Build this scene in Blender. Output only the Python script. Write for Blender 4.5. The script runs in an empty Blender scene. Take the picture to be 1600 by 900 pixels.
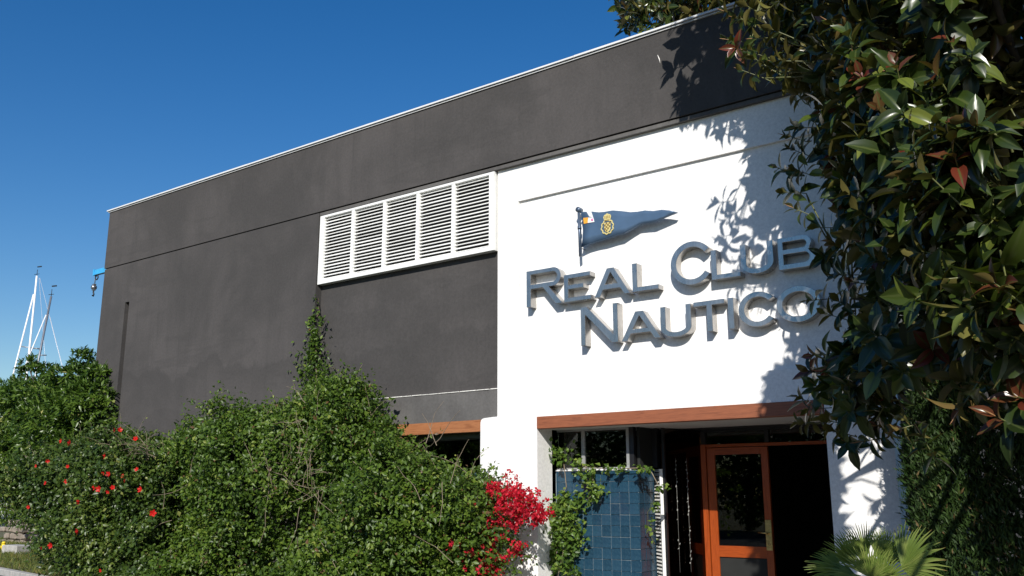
import bpy, bmesh, math, random
import numpy as np
from mathutils import Vector, Matrix

# ------------------------------------------------------------------ camera, sky, sun
sc = bpy.context.scene
COL = sc.collection
FPX = 1420.12; PITCH = .2218963; ROLL = -.00152; YAW = .6361767; EYE = 1.6
fw = np.array([-math.sin(YAW)*math.cos(PITCH), math.cos(YAW)*math.cos(PITCH), math.sin(PITCH)])
r0 = np.array([math.cos(YAW), math.sin(YAW), 0.]); u0 = np.cross(r0, fw)
RV = r0*math.cos(ROLL)+u0*math.sin(ROLL); UV = -r0*math.sin(ROLL)+u0*math.cos(ROLL)
cam = bpy.data.cameras.new('camera'); cam_o = bpy.data.objects.new('camera', cam); COL.objects.link(cam_o)
cam.sensor_width = 36; cam.lens = FPX/1600*36; cam.clip_start = .05; cam.clip_end = 3000
cam_o.matrix_world = Matrix(((RV[0], UV[0], -fw[0], 0), (RV[1], UV[1], -fw[1], 0), (RV[2], UV[2], -fw[2], EYE), (0, 0, 0, 1)))
sc.camera = cam_o

SUN = Vector((.54, -1, .717)).normalized()          # towards the sun
w = bpy.data.worlds.new('World'); sc.world = w; w.use_nodes = True
nt = w.node_tree; bg = nt.nodes['Background']
sky = nt.nodes.new('ShaderNodeTexSky'); sky.sky_type = 'NISHITA'; sky.sun_disc = False
sky.sun_elevation = math.asin(SUN.z); sky.sun_rotation = math.atan2(SUN.x, SUN.y)
sky.air_density = 1.15; sky.dust_density = .3; sky.ozone_density = 3.2; sky.altitude = 0
hs_ = nt.nodes.new('ShaderNodeHueSaturation'); hs_.inputs['Saturation'].default_value = 1.38; hs_.inputs['Hue'].default_value = .508; hs_.inputs['Value'].default_value = 1.22
nt.links.new(sky.outputs[0], hs_.inputs['Color']); nt.links.new(hs_.outputs[0], bg.inputs[0]); bg.inputs[1].default_value = .078
sl = bpy.data.lights.new('sun', 'SUN'); sl.energy = 5.0; sl.angle = math.radians(.53); sl.color = (1, .955, .89)
so = bpy.data.objects.new('sun', sl); COL.objects.link(so); so.rotation_euler = SUN.to_track_quat('Z', 'Y').to_euler()
so.location = SUN*60
sc.view_settings.view_transform = 'Standard'; sc.view_settings.look = 'None'
sc.view_settings.exposure = .15; sc.view_settings.gamma = 1

# ------------------------------------------------------------------ helpers
random.seed(7); rng = np.random.default_rng(11)

def pray(px, py): return fw+RV*(px-800)/FPX-UV*(py-450)/FPX
def at(px, py, Y):                                  # point of the plane y=Y seen at a pixel of the photograph
    d = pray(px, py); return np.array([d[0]*Y/d[1], Y, EYE+d[2]*Y/d[1]])
def proj(P):
    q = np.asarray(P, float)-[0, 0, EYE]; dz = q@fw
    return 800+FPX*(q@RV)/dz, 450-FPX*(q@UV)/dz, dz

def tag(o, label=None, cat=None, group=None, kind=None):
    if label: o['label'] = label
    if cat: o['category'] = cat
    if group: o['group'] = group
    if kind: o['kind'] = kind
    return o
def empty(name, loc=(0, 0, 0), parent=None):
    o = bpy.data.objects.new(name, None); COL.objects.link(o); o.location = loc; o.parent = parent
    o.empty_display_size = .1
    return o
def link(name, me, parent=None, m=None):
    o = bpy.data.objects.new(name, me); COL.objects.link(o)
    if m and not me.materials: me.materials.append(m)
    if parent is not None:
        o.parent = parent
        o.matrix_parent_inverse = Matrix.Translation(-Vector(wloc(parent)))
    return o
def wloc(o):
    v = Vector(o.location)
    while o.parent is not None:
        v = v  # parts are given in world coordinates; their own origin sits at the world origin
        o = o.parent
        v = v
    return v

class MB:
    def __init__(s): s.v = []; s.f = []; s.sm = []
    def add(s, vs, fs, smooth=False):
        b = len(s.v); s.v += [tuple(map(float, p)) for p in vs]
        s.f += [tuple(b+i for i in f) for f in fs]; s.sm += [smooth]*len(fs); return s
    def box(s, x0, x1, y0, y1, z0, z1):
        return s.add([(x0,y0,z0),(x1,y0,z0),(x1,y1,z0),(x0,y1,z0),(x0,y0,z1),(x1,y0,z1),(x1,y1,z1),(x0,y1,z1)],
                     [(0,3,2,1),(4,5,6,7),(0,1,5,4),(1,2,6,5),(2,3,7,6),(3,0,4,7)])
    def obox(s, c, ax, ay, az):                     # oriented box: centre and three half vectors
        c, ax, ay, az = map(np.array, (c, ax, ay, az))
        return s.add([c+i*ax+j*ay+k*az for k in (-1, 1) for i, j in ((-1,-1),(1,-1),(1,1),(-1,1))],
                     [(0,3,2,1),(4,5,6,7),(0,1,5,4),(1,2,6,5),(2,3,7,6),(3,0,4,7)])
    def prism(s, pts, y0, y1):                      # polygon in (x, z), counter-clockwise seen from -y
        n = len(pts)
        return s.add([(x, y0, z) for x, z in pts]+[(x, y1, z) for x, z in pts],
                     [tuple(range(n)), tuple(range(2*n-1, n-1, -1))]+[(i, i+n, (i+1) % n+n, (i+1) % n) for i in range(n)])
    def slab(s, pts, z0, z1):                       # polygon in (x, y) counter-clockwise from above
        n = len(pts)
        return s.add([(x, y, z0) for x, y in pts]+[(x, y, z1) for x, y in pts],
                     [tuple(range(n-1, -1, -1)), tuple(range(n, 2*n))]+[(i, (i+1) % n, (i+1) % n+n, i+n) for i in range(n)])
    def tube(s, path, rad, n=7, caps=True):
        P = [np.array(p, float) for p in path]; vs = []; fs = []
        if not hasattr(rad, '__len__'): rad = [rad]*len(P)
        ref = np.array([.31, .52, .79])
        for i, p in enumerate(P):
            t = P[min(i+1, len(P)-1)]-P[max(i-1, 0)]; t /= np.linalg.norm(t)+1e-9
            a = np.cross(t, ref); a /= np.linalg.norm(a)+1e-9; b = np.cross(t, a)
            for k in range(n):
                q = 2*math.pi*k/n; vs.append(p+rad[i]*(a*math.cos(q)+b*math.sin(q)))
        for i in range(len(P)-1):
            for k in range(n):
                fs.append((i*n+k, i*n+(k+1) % n, (i+1)*n+(k+1) % n, (i+1)*n+k))
        if caps: fs += [tuple(range(n-1, -1, -1)), tuple((len(P)-1)*n+k for k in range(n))]
        return s.add(vs, fs, True)
    def build(s, name, m, parent=None, bevel=0):
        me = bpy.data.meshes.new(name); me.from_pydata(s.v, [], s.f); me.validate()
        if any(s.sm): me.polygons.foreach_set('use_smooth', s.sm[:len(me.polygons)] if len(s.sm) >= len(me.polygons) else [True]*len(me.polygons))
        bm = bmesh.new(); bm.from_mesh(me); bmesh.ops.recalc_face_normals(bm, faces=bm.faces)
        if bevel: bmesh.ops.bevel(bm, geom=bm.edges, offset=bevel, segments=1, affect='EDGES')
        bm.to_mesh(me); bm.free()
        return link(name, me, parent, m)
def box(name, x0, x1, y0, y1, z0, z1, m, parent=None, bevel=0):
    return MB().box(x0, x1, y0, y1, z0, z1).build(name, m, parent, bevel)

# ------------------------------------------------------------------ materials
def newmat(name):
    m = bpy.data.materials.new(name); m.use_nodes = True; t = m.node_tree
    return m, t, t.nodes['Principled BSDF']
def N(t, k, **kw):
    n = t.nodes.new(k)
    for a, b in kw.items():
        if a in n.inputs: n.inputs[a].default_value = b
        else: setattr(n, a, b)
    return n
def ramp(t, src, stops):
    r = t.nodes.new('ShaderNodeValToRGB'); e = r.color_ramp.elements
    while len(e) < len(stops): e.new(.5)
    for k, (p, c) in enumerate(stops): e[k].position = p; e[k].color = (*c, 1) if len(c) == 3 else c
    t.links.new(src, r.inputs[0]); return r.outputs[0]
def coords(t, scale=(1, 1, 1)):
    c = t.nodes.new('ShaderNodeTexCoord'); m = t.nodes.new('ShaderNodeMapping'); m.inputs['Scale'].default_value = scale
    t.links.new(c.outputs['Object'], m.inputs[0]); return m.outputs[0]
def noise(t, vec, s, det=5, rough=.55, dist=0):
    n = N(t, 'ShaderNodeTexNoise'); n.inputs['Scale'].default_value = s; n.inputs['Detail'].default_value = det
    n.inputs['Roughness'].default_value = rough; n.inputs['Distortion'].default_value = dist
    t.links.new(vec, n.inputs['Vector']); return n.outputs['Fac']
def mixc(t, f, a, b, mode='MIX'):
    n = t.nodes.new('ShaderNodeMix'); n.data_type = 'RGBA'; n.blend_type = mode
    for k, v in ((0, f), (6, a), (7, b)):
        if hasattr(v, 'type') and hasattr(v, 'node'): t.links.new(v, n.inputs[k])
        else: n.inputs[k].default_value = v if k == 0 else (*v, 1)
    return n.outputs[2]
def bump(t, h, b, strength=.3, dist=.01):
    n = t.nodes.new('ShaderNodeBump'); n.inputs['Strength'].default_value = strength; n.inputs['Distance'].default_value = dist
    t.links.new(h, n.inputs['Height']); t.links.new(n.outputs[0], b.inputs['Normal'])
def simple(name, c, rough=.5, metal=0, var=.12, scale=6, bm=0, spec=.5):
    m, t, b = newmat(name); v = coords(t); n = noise(t, v, scale)
    lo = tuple(x*(1-var) for x in c); hi = tuple(min(1, x*(1+var)) for x in c)
    t.links.new(ramp(t, n, [(.3, lo), (.7, hi)]), b.inputs['Base Color'])
    b.inputs['Roughness'].default_value = rough; b.inputs['Metallic'].default_value = metal
    b.inputs['Specular IOR Level'].default_value = spec
    if bm: bump(t, noise(t, v, scale*14, 3), b, bm, .004)
    return m

def stucco(name, base, dirt, amt=.5, bm_=.3, damp=None):
    m, t, b = newmat(name)
    v = coords(t); vs = coords(t, (1, 1, .16)); vh = coords(t, (.25, 1, 1))
    big = noise(t, v, .55, 6, .6, .4); streak = noise(t, vs, 2.6, 6, .65); band = noise(t, vh, 1.7, 5, .6, .6); fine = noise(t, v, 26, 4, .7)
    c = mixc(t, ramp(t, big, [(.42, (0, 0, 0)), (.62, (amt, amt, amt))]), base, dirt)
    c = mixc(t, ramp(t, streak, [(.48, (0, 0, 0)), (.72, (amt*.7,)*3)]), c, dirt)
    c = mixc(t, ramp(t, band, [(.55, (0, 0, 0)), (.6, (amt*.45,)*3), (.75, (0, 0, 0))]), c, dirt)
    fz_ = noise(t, coords(t, (1, 1, .045)), 7.5, 4, .6)
    c = mixc(t, ramp(t, fz_, [(.60, (0, 0, 0)), (.72, (amt*.6,)*3)]), c, dirt)
    if damp:
        sp_ = t.nodes.new('ShaderNodeSeparateXYZ'); t.links.new(coords(t), sp_.inputs[0])
        ad = t.nodes.new('ShaderNodeMath'); ad.operation = 'MULTIPLY_ADD'; t.links.new(noise(t, coords(t, (.8, 1, .3)), 1.1, 5, .6), ad.inputs[0]); ad.inputs[1].default_value = 1.5; t.links.new(sp_.outputs[2], ad.inputs[2])
        dv = t.nodes.new('ShaderNodeMath'); dv.operation = 'MULTIPLY'; t.links.new(ad.outputs[0], dv.inputs[0]); dv.inputs[1].default_value = .1
        e = damp/10
        c = mixc(t, ramp(t, dv.outputs[0], [(e-.05, (.12,)*3), (e-.012, (.55,)*3), (e, (.62,)*3), (e+.006, (0,)*3)]), c, dirt)
    g = ramp(t, fine, [(.3, (.86, .86, .86)), (.7, (1.1, 1.1, 1.1))])
    c = mixc(t, 1., c, g, 'MULTIPLY')
    t.links.new(c, b.inputs['Base Color']); b.inputs['Roughness'].default_value = .88
    b.inputs['Specular IOR Level'].default_value = .25
    bump(t, noise(t, v, 60, 6, .7), b, bm_, .006)
    return m
M = {}
M['grey'] = stucco('grey_stucco', (.078, .072, .069), (.053, .050, .048), .85, damp=4.62)
M['grey_low'] = stucco('weathered_grey_stucco', (.135, .130, .124), (.085, .081, .078), .9)
M['white'] = stucco('white_stucco', (.86, .85, .83), (.72, .71, .68), .35, .12)
M['pillar'] = stucco('white_pillar_stucco', (.83, .82, .80), (.74, .73, .71), .3, .12)
M['coping'] = simple('white_coping_metal', (.72, .72, .70), .4, 0, .06)
M['coping_gap'] = simple('coping_gap', (.02, .02, .022), .7)
M['soffit'] = simple('soffit_paint', (.50, .49, .47), .8, 0, .08, 3, .2)
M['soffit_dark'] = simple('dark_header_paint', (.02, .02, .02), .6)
M['black_frame'] = simple('black_frame_paint', (.010, .010, .011), .45)
M['dark_panel'] = simple('dark_panel_paint', (.024, .025, .024), .7, spec=.15)
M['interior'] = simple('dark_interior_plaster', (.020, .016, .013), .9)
M['vent'] = simple('white_vent_enamel', (.80, .80, .77), .45, 0, .05, 9)
M['vent_back'] = simple('vent_darkness', (.012, .012, .012), .9)
M['window_frame'] = simple('grey_white_window_frame', (.28, .285, .28), .4)
M['white_strip'] = simple('chipped_white_paint', (.75, .73, .68), .7, 0, .3, 30)
M['grout'] = simple('pale_grout', (.20, .25, .275), .85, 0, .2, 20)
M['brass'] = simple('worn_brass', (.55, .42, .17), .3, 1, .25, 30)
M['chrome'] = simple('dull_chrome', (.5, .5, .5), .25, 1)
M['flag'] = simple('navy_flag_enamel', (.080, .135, .215), .33, .15, .14, 3)
M['staff'] = simple('steel_blue_staff', (.085, .120, .175), .33, .35, .15, 6)
M['gold'] = simple('pale_gold_enamel', (.72, .60, .24), .45, .1, .08)
M['gold_dark'] = simple('dark_gold_enamel', (.24, .155, .045), .5, .1, .1)
M['orange'] = simple('orange_enamel', (.80, .36, .03), .5)
M['white_enamel'] = simple('white_enamel', (.80, .80, .80), .4)
M['pink_enamel'] = simple('magenta_enamel', (.62, .10, .30), .5)
M['bark'] = simple('fig_bark', (.065, .055, .045), .85, 0, .4, 9, .8)
M['twig'] = simple('brown_twig', (.15, .11, .075), .8, 0, .4, 20)
M['twig_pale'] = simple('pale_twig', (.22, .175, .12), .8, 0, .3, 20)
M['greentwig'] = simple('green_twig', (.11, .12, .035), .5, 0, .3, 20)
M['crane'] = simple('blue_crane_paint', (.05, .36, .68), .4)
M['rubber'] = simple('black_rubber', (.015, .015, .017), .5)
M['galv'] = simple('galvanised_steel', (.35, .36, .37), .4, .8)
M['yellow'] = simple('yellow_paint', (.80, .58, .02), .45)
M['kerb'] = simple('concrete_kerb', (.36, .35, .33), .9, 0, .2, 8, .5)
M['asphalt'] = simple('asphalt', (.055, .055, .055), .9, 0, .25, 30, .6)
M['paving'] = simple('entrance_paving', (.30, .27, .23), .85, 0, .2, 5, .4)
M['soil'] = simple('garden_soil', (.085, .06, .038), .95, 0, .35, 12, .7)
M['stone'] = simple('field_stone', (.24, .20, .16), .9, 0, .35, 6, .8)
M['boat'] = simple('white_gelcoat', (.78, .78, .77), .25)
M['mast'] = simple('white_mast_paint', (.80, .80, .80), .35)
M['mast_grey'] = simple('grey_alloy_mast', (.28, .29, .31), .35, .6)
M['wire'] = simple('rigging_wire', (.55, .57, .6), .4, .3)
M['shell'] = simple('pale_glint_piece', (.34, .33, .30), .35)  # for the added pale pieces that imitate reflections in the entrance glass
M['grassground'] = simple('grass_soil', (.105, .095, .035), .95, 0, .45, 5, .6)

def steel():
    m, t, b = newmat('brushed_steel'); v = coords(t, (1, 1, .12)); n = noise(t, v, 60, 4); n2 = noise(t, coords(t), 5, 4)
    c = mixc(t, .35, ramp(t, n, [(.3, (.36, .35, .335)), (.7, (.54, .525, .505))]), ramp(t, n2, [(.3, (.27, .255, .235)), (.7, (.56, .545, .52))]))
    t.links.new(c, b.inputs['Base Color']); b.inputs['Metallic'].default_value = .9
    r = ramp(t, n2, [(.3, (.22,)*3), (.7, (.36,)*3)]); t.links.new(r, b.inputs['Roughness'])
    bump(t, n, b, .06, .002); return m
M['steel'] = steel()
def wood(name, a, b_, rough, horiz=True):
    m, t, b = newmat(name); sc_ = (.55, 5, 9) if horiz else (9, 5, .55)
    v = coords(t, sc_); n = noise(t, v, 3.2, 8, .6, 1.1); n2 = noise(t, v, 16, 6, .7)
    c = mixc(t, .35, ramp(t, n, [(.3, a), (.5, b_), (.68, a)]), ramp(t, n2, [(.3, tuple(x*.6 for x in a)), (.7, tuple(min(1, x*1.25) for x in b_))]))
    t.links.new(c, b.inputs['Base Color']); b.inputs['Roughness'].default_value = rough
    bump(t, n2, b, .2, .003); return m
M['beam'] = wood('reddish_brown_beam', (.155, .046, .020), (.30, .098, .042), .6)
M['beam_left'] = wood('weathered_orange_beam', (.20, .066, .022), (.38, .155, .062), .6)
M['door_v'] = wood('varnished_orange_wood', (.20, .032, .006), (.35, .066, .011), .28, False)
M['door_h'] = wood('varnished_orange_rail', (.20, .032, .006), (.35, .066, .011), .28, True)
def tile():
    m, t, b = newmat('blue_glazed_tile'); oi = t.nodes.new('ShaderNodeObjectInfo')
    v = coords(t); n = noise(t, v, 9, 4, .6, 1.5)
    c = ramp(t, oi.outputs['Random'], [(0, (.011, .038, .066)), (.5, (.013, .045, .078)), (1, (.018, .055, .092))])
    c = mixc(t, ramp(t, n, [(.45, (0,)*3), (.75, (.55,)*3)]), c, (.042, .100, .145))
    t.links.new(c, b.inputs['Base Color']); b.inputs['Roughness'].default_value = .13
    bump(t, n, b, .25, .008); return m
M['tile'] = tile()
def glass(name='window_glass', tint=(.55, .6, .58)):
    m = bpy.data.materials.new(name); m.use_nodes = True; t = m.node_tree; t.nodes.clear()
    o = t.nodes.new('ShaderNodeOutputMaterial'); mx = t.nodes.new('ShaderNodeMixShader'); fr = t.nodes.new('ShaderNodeFresnel')
    tr = t.nodes.new('ShaderNodeBsdfTransparent'); gl = t.nodes.new('ShaderNodeBsdfGlossy'); fr.inputs[0].default_value = 1.5
    tr.inputs[0].default_value = (*tint, 1); gl.inputs['Roughness'].default_value = .015
    gl.inputs['Color'].default_value = (.9, .9, .9, 1)
    t.links.new(fr.outputs[0], mx.inputs[0]); t.links.new(tr.outputs[0], mx.inputs[1]); t.links.new(gl.outputs[0], mx.inputs[2])
    t.links.new(mx.outputs[0], o.inputs[0]); return m
M['glass'] = glass(); M['brown_glass'] = glass('brown_tinted_glass', (.45, .30, .20))
def leafmat(name, stops, under, rough=.35, transl=.18, rib=None, spec=.32):
    m = bpy.data.materials.new(name); m.use_nodes = True; t = m.node_tree; b = t.nodes['Principled BSDF']; out = t.nodes['Material Output']
    a = N(t, 'ShaderNodeAttribute'); a.attribute_name = 'tint'
    c = ramp(t, a.outputs['Fac'], stops)
    if rib:
        r = N(t, 'ShaderNodeAttribute'); r.attribute_name = 'rib'
        c = mixc(t, ramp(t, r.outputs['Fac'], [(.80, (0,)*3), (.93, (.75,)*3)]), c, rib)
    g = t.nodes.new('ShaderNodeNewGeometry')
    c = mixc(t, g.outputs['Backfacing'], c, mixc(t, .6, c, under))
    t.links.new(c, b.inputs['Base Color']); b.inputs['Roughness'].default_value = rough
    b.inputs['Specular IOR Level'].default_value = spec
    tl = t.nodes.new('ShaderNodeBsdfTranslucent'); mx = t.nodes.new('ShaderNodeMixShader'); mx.inputs[0].default_value = transl
    c2 = mixc(t, 1., c, (1.5, 1.7, .6), 'MULTIPLY')
    t.links.new(c2, tl.inputs[0]); t.links.new(b.outputs[0], mx.inputs[1]); t.links.new(tl.outputs[0], mx.inputs[2]); t.links.new(mx.outputs[0], out.inputs[0])
    return m
M['fig'] = leafmat('rubber_fig_leaf', [(0, (.014, .024, .006)), (.45, (.028, .047, .008)), (.70, (.060, .086, .012)), (.78, (.14, .17, .03)), (.84, (.085, .034, .013)), (1, (.12, .020, .012))],
                   (.15, .12, .04), .29, .12, (.07, .09, .024), .42)
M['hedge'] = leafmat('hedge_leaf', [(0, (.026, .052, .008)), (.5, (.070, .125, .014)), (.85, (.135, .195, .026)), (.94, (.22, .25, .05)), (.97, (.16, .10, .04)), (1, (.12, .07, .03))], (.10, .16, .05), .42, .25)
M['hib'] = leafmat('hibiscus_leaf', [(0, (.022, .046, .009)), (.5, (.056, .094, .015)), (.9, (.105, .140, .026)), (1, (.20, .22, .06))], (.08, .12, .05), .36, .2)
M['pit'] = leafmat('glossy_shrub_leaf', [(0, (.024, .052, .008)), (.5, (.072, .125, .015)), (.9, (.135, .20, .030)), (1, (.35, .33, .12))], (.08, .15, .05), .34, .2)
M['vine'] = leafmat('vine_leaf', [(0, (.04, .085, .014)), (.5, (.095, .165, .026)), (1, (.21, .27, .05))], (.14, .2, .06), .4, .28)
M['cyp'] = leafmat('cypress_spray', [(0, (.010, .025, .005)), (.5, (.023, .050, .008)), (.85, (.046, .080, .014)), (1, (.13, .085, .035))], (.03, .07, .015), .6, .1)
M['bract'] = leafmat('crimson_bract', [(0, (.20, .005, .016)), (.5, (.50, .009, .026)), (1, (.76, .035, .07))], (.55, .03, .09), .55, .35)
M['petal'] = leafmat('scarlet_petal', [(0, (.62, .015, .012)), (1, (.80, .03, .02))], (.6, .03, .03), .5, .3)
M['palm'] = leafmat('fan_palm_leaf', [(0, (.045, .080, .014)), (.6, (.12, .175, .032)), (.9, (.22, .26, .065)), (1, (.28, .17, .07))], (.16, .20, .08), .42, .22)
M['grass'] = leafmat('grass_blade', [(0, (.06, .10, .015)), (.6, (.13, .16, .03)), (1, (.30, .22, .07))], (.12, .14, .04), .6, .3)

# ------------------------------------------------------------------ leaves
def leaf_broad(fold=.22, curl=.22, w=.42):          # 40 triangles, length 1 along +y
    vs = []; rib = []
    for i in range(6):
        y = i/5; hw = w*.5*math.sin(math.pi*min(1, (y*.93+.035)))**.75 * (1 if y < .8 else .86)
        if i in (0, 5): hw = .004
        for k in range(5):
            s = (k-2)/2; vs.append((s*hw, y, abs(s)*hw*fold*2-curl*y*y)); rib.append(1-abs(s))
    fs = [(i*5+k, i*5+k+1, (i+1)*5+k+1, (i+1)*5+k) for i in range(5) for k in range(4)]
    return np.array(vs), fs, np.array(rib)
def leaf_mid(w=.50):                                # 12 triangles
    vs = []; rib = []
    for y, hw in ((0, .01), (.35, .5), (.7, .42), (1, .01)):
        for k in (-1, 0, 1): vs.append((k*hw*w, y, abs(k)*hw*w*.4-.2*y*y)); rib.append(1-abs(k))
    return np.array(vs), [(i*3+k, i*3+k+1, i*3+k+4, i*3+k+3) for i in range(3) for k in (0, 1)], np.array(rib)
def leaf_small(w=.55, fold=.25, curl=.12):
    vs = [(0, 0, 0), (-w/2, .42, fold*w), (0, .5, 0), (w/2, .42, fold*w), (0, 1, -curl)]
    return np.array(vs), [(0, 2, 1), (0, 3, 2), (1, 2, 4), (2, 3, 4)], np.array([1., 0, 1, 0, 1])
def frames(d, n):
    d = d/np.linalg.norm(d, axis=1, keepdims=True)
    s = np.cross(d, n); s /= np.linalg.norm(s, axis=1, keepdims=True)+1e-9
    nn = np.cross(s, d); return np.stack([s, d, nn], axis=2)
def scatter(name, proto, R, T, S, tint, m, parent=None, smooth=True, kind='stuff'):
    V, F, rib = proto; n = len(V); K = len(T); fl = len(F[0])
    P = np.einsum('kij,nj->kni', R*np.asarray(S).reshape(-1, 1, 1), V)+T[:, None, :]
    idx = (np.array(F)[None]+(np.arange(K)*n)[:, None, None]).reshape(-1)
    me = bpy.data.meshes.new(name); me.vertices.add(K*n); me.vertices.foreach_set('co', P.astype(np.float32).reshape(-1))
    nf = K*len(F); me.loops.add(len(idx)); me.loops.foreach_set('vertex_index', idx.astype(np.int32))
    me.polygons.add(nf); me.polygons.foreach_set('loop_start', np.arange(nf, dtype=np.int32)*fl)
    me.update(calc_edges=True)
    me.polygons.foreach_set('use_smooth', np.full(nf, smooth))
    a = me.attributes.new('tint', 'FLOAT', 'POINT'); a.data.foreach_set('value', np.repeat(np.asarray(tint, np.float32), n))
    a = me.attributes.new('rib', 'FLOAT', 'POINT'); a.data.foreach_set('value', np.tile(rib.astype(np.float32), K))
    o = link(name, me, parent, m)
    if kind: o['kind'] = kind
    return o
def unit(a): return a/(np.linalg.norm(a, axis=-1, keepdims=True)+1e-9)
def rnd(k): return unit(rng.normal(size=(k, 3)))
def lumps(P, s=1.0):
    x, y, z = P[:, 0]*s, P[:, 1]*s, P[:, 2]*s
    return (np.sin(x*2.1+1.3*np.sin(z*1.7+y))+np.sin(z*2.7+1.1*np.sin(x*2.3)+y*1.9)+np.sin(x*5.3+z*4.1)*.5+np.sin(z*6.1-x*3.7+y*4)*.4)/2.9

SHARE = {}
def instance_leaves(proto, R, T, S, tint, m, parent, key):   # every leaf an object, ten shared meshes
    V, F, rib = proto
    for k in range(len(T)):
        q = min(9, int(tint[k]*10)); kk = (key, q)
        if kk not in SHARE:
            me = bpy.data.meshes.new('leaf'); me.from_pydata(V.tolist(), [], [list(f) for f in F])
            me.polygons.foreach_set('use_smooth', [True]*len(me.polygons))
            a = me.attributes.new('tint', 'FLOAT', 'POINT'); a.data.foreach_set('value', [(q+.5)/10]*len(V))
            a = me.attributes.new('rib', 'FLOAT', 'POINT'); a.data.foreach_set('value', rib.tolist())
            me.materials.append(m); SHARE[kk] = me
        o = bpy.data.objects.new('leaf', SHARE[kk]); COL.objects.link(o)
        mt = Matrix(R[k]*S[k]).to_4x4(); mt.translation = Vector(T[k]-np.array(parent.location))
        o.parent = parent; o.matrix_local = mt

# ------------------------------------------------------------------ ground
def sheet(name, pts, z, m):
    me = bpy.data.meshes.new(name); me.from_pydata([(x, y, z) for x, y in pts], [], [tuple(range(len(pts)))])
    o = link(name, me, None, m); o['kind'] = 'structure'; return o
sheet('ground', [(-400, -300), (400, -300), (400, 600), (-400, 600)], -.02, M['grassground'])
kl = lambda x: 9.27-(x+19.70)*.166                # kerb line y(x)
sheet('road', [(-70, -14), (30, -14), (30, kl(30)), (-70, kl(-70))], .0, M['asphalt'])
sheet('planting_bed', [(-45, kl(-45)+.16), (-8, kl(-8)+.16), (-8, 10.4), (-18.2, 10.4), (-18.2, 18), (-45, 18)], .10, M['grassground'])
sheet('entrance_path', [(-8, kl(-8)+.16), (-2.2, kl(-2.2)+.16), (-2.2, 12.6), (-8, 12.6)], .02, M['paving'])
sheet('right_planting_bed', [(-2.2, kl(-2.2)+.16), (12, kl(12)+.16), (12, 14), (-2.2, 14)], .06, M['soil'])
k_ = MB(); n_k = 46
kr = empty('kerb'); kr['kind'] = 'structure'
x = -62.
while x < 14:
    x2 = x+1.0
    MB().slab([(x+.006, kl(x)), (x2-.006, kl(x2)), (x2-.006, kl(x2)+.15), (x+.006, kl(x)+.15)], -.01, .12).build('kerbstone', M['kerb'], kr, .012)
    x = x2
sheet('harbour_water', [(-390, -100), (-48, -100), (-48, 400), (-390, 400)], -.012, simple('sea_water', (.02, .05, .07), .08, 0, .2, 1, .3))

# ------------------------------------------------------------------ club building
B = tag(empty('club_building', (-10.3, 10, 0)), 'dark grey and white two storey club house with a louvred vent and wooden entrance', 'building')
W = 10.08; PN = 10.12; G = 10.13; ZT = 6.225
XR = -2.5
g = MB()
g.box(-18.2, -17.285, 10, 10.4, 0, 6.27).box(-17.135, -11.478, 10, 10.4, 0, 6.27).box(-17.285, -17.135, 10, 10.4, 5.44, 6.27)
g.box(-17.285, -17.135, 10.14, 10.4, 2.4, 5.44).box(-17.285, -17.135, 10, 10.4, 0, 2.4)
g.build('grey_wall', M['grey'], B)
box('joint_groove', -18.18, -11.478, 10.022, 10.4, 6.27, 6.292, M['soffit_dark'], B)
box('fascia', -18.22, XR, 9.996, 10.42, 6.292, 7.54, M['grey'], B)
MB().box(-11.478, XR, 10.02, 10.125, ZT, 6.275).build('drip_strip', M['grey_low'], B)
box('strip_gap', -11.478, XR, 10.04, 10.4, 6.275, 6.292, M['soffit_dark'], B)
box('bay_wall', -11.478, -7.7, G, 10.4, 3.034, ZT, M['grey'], B)
box('lower_band', -11.478, -7.7, G-.022, 10.4, 2.609, 3.022, M['grey_low'], B)
# chipped white line on the ledge: short uneven pieces
ch = MB(); xx = -11.4
while xx < -7.74:
    l = random.uniform(.12, .5); ch.box(xx, min(xx+l, -7.71), G-.030-random.uniform(0, .010), G, 3.0225, 3.0335+random.uniform(-.003, .0005)); xx += l+random.uniform(0, .03)
ch.build('chipped_paint_line', M['white_strip'], B)
# coping: two pale metal strips with a dark gap
xc = -18.27
while xc < XR:
    x2 = min(xc+2.4, XR+.03); dz_ = random.uniform(-.0025, .0025)
    box('coping', xc, x2-.008, 9.95, 10.5, 7.566, 7.592+dz_, M['coping'], B); xc = x2
    if x2 > XR: break
box('coping_lower_strip', -18.25, XR+.02, 9.975, 10.46, 7.541, 7.556, M['coping'], B)
box('coping_gap', -18.235, XR+.01, 9.99, 10.44, 7.556, 7.566, M['coping_gap'], B)
box('roof', -18.2, XR, 10.5, 19, 7.3, 7.5, M['kerb'], B)
bw = MB(); bw.box(-18.2, -17.9, 10.42, 19, 0, 7.3).box(XR-.3, XR, 10.42, 19, 0, 7.3).box(-17.9, XR-.3, 18.7, 19, 0, 7.3)
bw.build('outer_wall', M['grey'], B)
# white wall: border standing proud of a recessed sign panel
wh = MB(); wh.box(-7.7, -7.33, W, 10.4, 2.6, ZT).box(-7.33, XR, W, 10.4, 5.69, ZT).box(-7.33, XR, W, 10.4, 2.6, 2.965).box(-2.75, XR, W, 10.4, 2.965, 5.69)
wh.box(-7.33, -2.75, PN, 10.4, 2.965, 5.69); wh.box(-3.195, XR, W, 10.5, 0, 2.6)
wh.build('white_wall', M['white'], B)
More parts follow.
